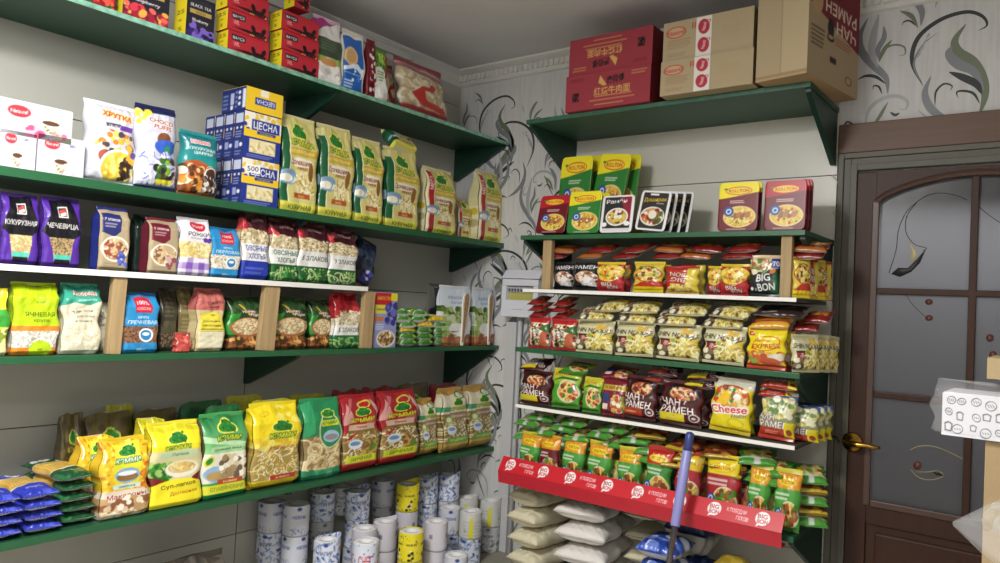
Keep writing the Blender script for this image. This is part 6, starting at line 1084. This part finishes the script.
GL = pk(c, '#4f9438', '#4a9038', 175, .04); c = Cv(.125, .14, '#6a2a1c', 44); c.ell(.5, .55, .4, .3, '#8a4a2a').specks((0, 0, 1, 1), ('#4a1c14', '#8a3a24', '#b5763a'), 30, .1, 3).rect(0, .0, 1, .1, '#b8a02a'); GD = pk(c, '#5a2a1c', '#8a6a24', 176, .04)
for k, px in enumerate((535, 572, 610, 650, 692, 735, 776)): onR(GL if k not in (4, 5) else GD, 'R6', px-17, px+17, 0, -.312, f'packet of the second row behind the banner, {NTH[k]} from the left', 'second row behind the banner', hh=.138, lean=.06, parts=False)
g = 'packets heaped behind the front row of the lowest shelf'
over('R6', (531, 566, 603, 641, 682, 724, 762), (.145, .175, .205, .235), -.345, lambda r, k: (GD if (k in (4, 5) and r < 3) or (k == 3 and r > 2) else GL, f'{"dark brown" if (k in (4, 5) and r < 3) or (k == 3 and r > 2) else "green"} packet heaped above the front row, {("lowest", "second", "third", "top")[r]} layer, {NTH[k]} from left') if not (r == 3 and k > 3) else None, g, (1.05, .70, .85), .3, 5)
for row in range(5): layR((GL, GD)[row % 2], 'R6', 812, -.30+.012*(row % 2), ZS['R6']+.0215+row*.036, f'noodle packet stacked flat at the right end of the lowest shelf, {("bottom", "second", "third", "fourth", "top")[row]} one', 'flat stack at the right end of the lowest shelf', .4, (.85, .8, .9), parts=True)

# ------------------------------------------------------------------ below the right-hand shelves
struct(MB().box(.66, 1.9, -.55, -.02, 0, .30, 0, .004).build('trim_6', mat('#8b8678', .6)))
def sack(col, seed):
    c = Cv(.26, .40, col, 44); return bagpack('flour_sack', 'sack', c, .088, 'pillow', col, col, seed=seed, crum=1.6, pleat=.15, plump=.33, back='front', hs=.012, mt=printed(.6, .3))
SW = sack('#dcd8d2', 180); SY = sack('#d3ccb0', 182)
zs_ = .30
def lays(d, px, yf, z, lb, g, rz, sc): x = along(px, 0, {1: yf, 2: z}); put(d, (x, yf, z), rz, lb, g, sc, -PI/2, 0)
for k in range(4): lays(SW, 578, -.385, zs_+.047+k*.089, f'white flour sack, {("bottom", "second", "third", "top")[k]} of the pile in the middle', 'white flour sacks', .12+.03*(k % 2), (.86, .95, .95))
for k in range(4): lays(SY, 519+2*(k % 2), -.355, zs_+.046+k*.088, f'cream flour sack, {("bottom", "second", "third", "fourth")[k]} of the left-hand pile', 'cream flour sacks', -.12+.05*(k % 2), (.62, .98, .9))
lays(SY, 534, -.30, zs_+.046+4*.088-.008, 'cream flour sack on top of the left-hand pile, in shade of the banner', 'cream flour sacks', .1, (.6, .5, .72))
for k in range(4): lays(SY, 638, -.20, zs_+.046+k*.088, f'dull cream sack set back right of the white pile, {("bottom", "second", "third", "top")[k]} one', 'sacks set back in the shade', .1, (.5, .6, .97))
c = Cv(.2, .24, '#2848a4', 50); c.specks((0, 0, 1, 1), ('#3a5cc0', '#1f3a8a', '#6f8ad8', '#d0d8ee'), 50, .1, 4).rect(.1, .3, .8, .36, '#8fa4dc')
BP = bagpack('blue_package', 'package', c, .075, 'pillow', '#2a4aa8', '#2a4aa8', seed=190, crum=2.5)
for k in range(4): lays(BP, 654, -.455, zs_+.04+k*.076, ('blue plastic package below the banner, bottom of four', 'blue plastic package below the banner, second from bottom', 'blue plastic package just under the glinting top one', 'bright blue plastic package with white glints, topmost below the banner')[k], 'blue plastic packages', .15-.03*k, (.8, .98, .9))
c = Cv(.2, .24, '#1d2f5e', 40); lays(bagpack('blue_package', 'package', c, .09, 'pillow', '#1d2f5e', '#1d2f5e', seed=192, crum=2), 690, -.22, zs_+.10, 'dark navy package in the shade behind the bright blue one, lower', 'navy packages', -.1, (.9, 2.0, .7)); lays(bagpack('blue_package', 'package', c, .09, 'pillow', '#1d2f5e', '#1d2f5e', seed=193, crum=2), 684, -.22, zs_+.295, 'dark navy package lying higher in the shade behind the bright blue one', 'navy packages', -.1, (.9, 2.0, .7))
c = Cv(.17, .2, '#b39a3a', 40); c.rect(.2, .02, .4, .2, '#5a4a1c').specks((0, 0, 1, 1), ('#c4ab4a', '#9a842c'), 30, .1, 3)
YP = lays(bagpack('yellow_package', 'package', c, .3, 'pillow', '#b39a3a', '#a88f34', seed=194, crum=1.6), 722, -.43, zs_+.155, 'mustard yellow package at the bottom edge right of the broom handle', None, 0, (1, .9, 1.0))
# broom handle leaning on the shelf edge
def at_(px, py, y): return Vector(P(px, py, 1, y))
A, B = at_(690.5, 432, -.452), None
dn = at_(669, 563, -.60); dirv = (dn-A).normalized(); L_ = (A.z-.001)/(-dirv.z)
t = empty('broom', tuple(A+dirv*L_)); tag(t, 'broom handle with dark blue cap, lilac grip and steel tube leaning on the shelves', 'broom')
q = lambda s: tuple(A+dirv*s-(A+dirv*L_))
s1 = (at_(686.5, 451, -.46)-A).length; s2 = (at_(677, 527, -.55)-A).length
MB().tube([q(0), q(.004), q(.012), q(s1)], [.006, .0135, .0155, .0155], 20).build('cap', mat('#3a4382', .35), t, True)
MB().tube([q(s1), q(s1+.004), q(s2-.004), q(s2)], [.0165, .0175, .0165, .014], 20).build('grip', mat('#8f8ec9', .35), t, True)
MB().tube([q(s2), q(L_-.10)], .0105, 16).build('tube', mat('#8d8c8a', .3, metal=.9), t, True)
MB().tube([q(L_-.10), q(L_-.06)], [.0105, .03], 16).box(-.14, .14, -.022, .022, .03, .06, 0, .006).build('brush_head', mat('#3a4382', .4), t)
MB().box(-.135, .135, -.018, .018, .0, .0305, 0, .004).build('bristles', mat('#5b63a8', .8), t)

# ------------------------------------------------------------------ at the right edge, nearer to the camera
KRAFT = mat('#a58d68', .75, var=.05, vscale=(3, 3, 30))
yk = -1.05
p0 = P(985, 450, 1, yk); zt_ = P(960, 356, 1, yk)[2]; zd0 = P(960, 433, 1, yk-.02)[2]; zd1 = P(945, 389, 1, yk-.02)[2]
t = empty('kraft_carton', (p0[0]+.17, yk+.13, 0)); tag(t, 'tall kraft carton on the floor before the door at the right edge', 'carton')
MB().box(-.17, .17, -.13, .13, 0, zd0-.012, 0, .002).build('carton_body', KRAFT, t)
MB().box(-.168, .168, -.128, -.002, zd0-.0118, zd0-.009).build('top_flap', KRAFT, t); MB().box(-.168, .168, .002, .128, zd0-.0118, zd0-.009).build('top_flap', KRAFT, t)
mk = MB()
for k in range(3): mk.box(-.11+.022*k, -.096+.022*k, -.1306, -.1302, zd0-.075, zd0-.045)
mk.build('printed_marks', mat('#4b3a28', .8), t)
BWD = .30; c = Cv(BWD, zd1-zd0, '#dfdfe4', 260); rg = random.Random(5)
for k in range(34):
    u, v = (k % 12)/12+.04+rg.uniform(-.022, .022), (.18, .5, .82)[k // 12]+rg.uniform(-.07, .07); ru = rg.uniform(.022, .036); rv = rg.uniform(.08, .13); a_ = rg.uniform(-.6, .6); ty = rg.randrange(3)
    if ty == 2: c.poly([(u-ru*.7, v-rv*.8), (u+ru*.6, v-rv*.9), (u+ru*.8, v+rv*.6), (u, v+rv), (u-ru*.8, v+rv*.7)], '#55555d').poly([(u-ru*.5, v-rv*.55), (u+ru*.4, v-rv*.65), (u+ru*.55, v+rv*.4), (u, v+rv*.7), (u-ru*.55, v+rv*.45)], '#dfdfe4')
    else:
        c.ell(u, v, ru, rv, '#4a4a52', a_).ell(u, v, ru-.004, rv-.022, '#dfdfe4', a_)
        for j in range(3): c.ell(u+(j-1)*ru*.45, v, .0025, rv*(.5 if ty else .25), '#5a5a62', .5)
x_0 = P(943, 410, 1, yk-.02)[0]; sdw = Cv(.15, zd1-zd0, '#d3d3d9', 60, c.nv); sdw.specks((0, 0, 1, 1), ('#5a5a62', '#dfdfe4'), 20, .05, 3)
d = Pack('pastry_box', 'box', BWD, zd1-zd0, .15); d.part('carton_body', shell('carton_body', c, BWD, zd1-zd0, .15, 'box', side=sdw, cap='#dcdce0', back='#dcdce0', ns=60))
d.part('tuck_flap', shell('tuck_flap', Cv(.19, .003, '#e2e2e6', 8, 4), BWD-.004, .0022, .147, 'box', back='#dcdce0'), (0, 0, zd1-zd0))
put(d, (x_0+BWD/2, yk-.02+.075, zd0-.0085), -.03, 'white pastry box printed with bakery doodles on the tall kraft carton')
CLEAR = bpy.data.materials.new('clear_film'); CLEAR.use_nodes = True; b_ = CLEAR.node_tree.nodes['Principled BSDF']; b_.inputs['Base Color'].default_value = (.86, .87, .88, 1); b_.inputs['Roughness'].default_value = .08; b_.inputs['Alpha'].default_value = .14; b_.inputs['Specular IOR Level'].default_value = .8
def film(name, w, h, t_, seed, crum, mt=CLEAR, parent=None, kind='brick', **k):
    me = shell(name, Cv(w, h, '#e0e0e2', 40), w, h, t_, kind, seed=seed, crum=crum, mt=mt, **k); return link(name, me, parent)
o = film('plastic_bag', BWD+.036, zd1-zd0+.022, .166, 201, 1.2, v0=.9); o.location = (x_0+BWD/2-.006, yk-.02+.075, zd0-.0078); o.rotation_euler = (0, 0, -.03); tag(o, 'thin clear plastic bag wrapped round the white doodle box', 'plastic bag')
zu = P(960, 356, 1, yk)[2]
c = Cv(.26, .12, '#b09a76', 50); c.lines(.1, .6, .1, .3, 2, '#8f7a58', .4)
xk = P(987, 370, 1, yk)[0]; KB = faces('kraft_carton', 'carton', c, .2, '#9c8662', '#b09a76'); carton_trim(KB, '#b09a76')
put(KB, (xk+.13, yk+.1, zd1+.030), 0, 'small kraft carton on top of the white pastry box at the right edge', None, (1, 1, (zu-zd1-.030)/.12))
# clear bag of buns nearest to the camera
yn = -1.75; q0 = P(953, 520, 1, yn); q1 = P(1000, 490, 1, yn)
sb = empty('stool', (q0[0]+.36, yn+.02, 0)); tag(sb, 'low wooden stool under the clear bag of rusks, mostly outside the picture', 'stool')
zst = P(985, 556, 1, yn)[2]-.02
MB().box(-.17, .17, -.13, .13, zst-.03, zst, 0, .006).build('seat', mat('#7a5a3c', .5, var=.1), sb)
for sx in (-1, 1):
    for sy in (-1, 1): MB().tube([(sx*.145, sy*.105, 0), (sx*.13, sy*.09, zst-.031)], [.012, .017], 10).build('leg', mat('#6a4c32', .5), sb)
qx = q0[0]; zc_ = q0[2]-.005
bag = empty('plastic_bag', (qx, yn, zc_)); tag(bag, 'clear plastic bag of rusks with a pointed corner at the lower right edge', 'plastic bag')
n_, m_ = 22, 36; vs = []; rb_ = random.Random(4); ph = [rb_.uniform(0, 6) for _ in range(4)]
for i_ in range(n_):
    t_ = i_/(n_-1); rr_ = .003+.092*min(1, (t_*3.1))*(1 if t_ < .85 else 1-.5*((t_-.85)/.15)**2)
    for k in range(m_):
        a_ = 2*PI*k/m_; q_ = rr_*(1+.05*math.sin(5*a_+ph[0]+t_*4)+.035*math.sin(11*a_+ph[1]-t_*5)+.02*math.sin(19*a_+ph[2]))
        vs.append((.36*t_, q_*math.cos(a_)*.9, max(zst+.0015-zc_, q_*math.sin(a_)-.02*t_)))
MB().add(vs, [(i_*m_+k, i_*m_+(k+1) % m_, (i_+1)*m_+(k+1) % m_, (i_+1)*m_+k) for i_ in range(n_-1) for k in range(m_)]+[tuple(range(m_))[::-1], tuple(range((n_-1)*m_, n_*m_))]).build('film', CLEAR, bag, True)
rg = random.Random(9)
for k in range(24):
    x_, z_ = .062+.052*(k % 4)+.02*((k//4) % 2), zst+.004+(k//4)*.03-(0 if k//4 < 5 else .002)
    if (x_ < .13 and k//4 in (0, 5)) or (x_ < .09 and k//4 in (1, 4)): continue
    m = MB().prism([(-.023, 0), (.023, 0), (.025, .011), (.018, .024), (0, .029), (-.018, .024), (-.025, .011)], 1, -.034, .034)
    o = m.build('rusk', mat('#a59a86', .85, var=.25, vscale=(40, 40, 40)), None); o.location = (qx+x_, yn+rg.uniform(-.014, .014), z_); tag(o, 'pale rusk inside the clear plastic bag at the lower right edge', 'rusk', 'rusks in the clear bag')
# ------------------------------------------------------------------ light
w = bpy.data.worlds.new('world'); S.world = w; w.use_nodes = True; w.node_tree.nodes['Background'].inputs[0].default_value = (.8, .86, 1, 1); w.node_tree.nodes['Background'].inputs[1].default_value = .15
def area(name, loc, rot, size, power, col=(1, 1, 1)):
    l = bpy.data.lights.new(name, 'AREA'); l.shape = 'DISK'; l.size = size; l.energy = power; l.color = col
    o = bpy.data.objects.new(name, l); COL.objects.link(o); o.location = loc; o.rotation_euler = rot; return o
area('ceiling_lamp', (1.45, -2.75, 2.58), (0, 0, 0), .55, 64, (1, .99, .97))
l = bpy.data.lights.new('lamp_bulb', 'POINT'); l.energy = 28; l.shadow_soft_size = .16; l.color = (1, .99, .98); o = bpy.data.objects.new('lamp_bulb', l); COL.objects.link(o); o.location = (1.45, -2.75, 2.40)
area('rear_fill', (3.2, -3.9, 2.6), (0, 0, 0), .5, 26, (1, .99, .98))  # added fill behind the camera that lifts the shadows
area('pane_backlight', (2.4, .30, 2.35), (0, 0, 0), .25, 11, (1, 1, 1))  # added light behind the door, brightens the panes towards the top
S.view_settings.exposure = .16
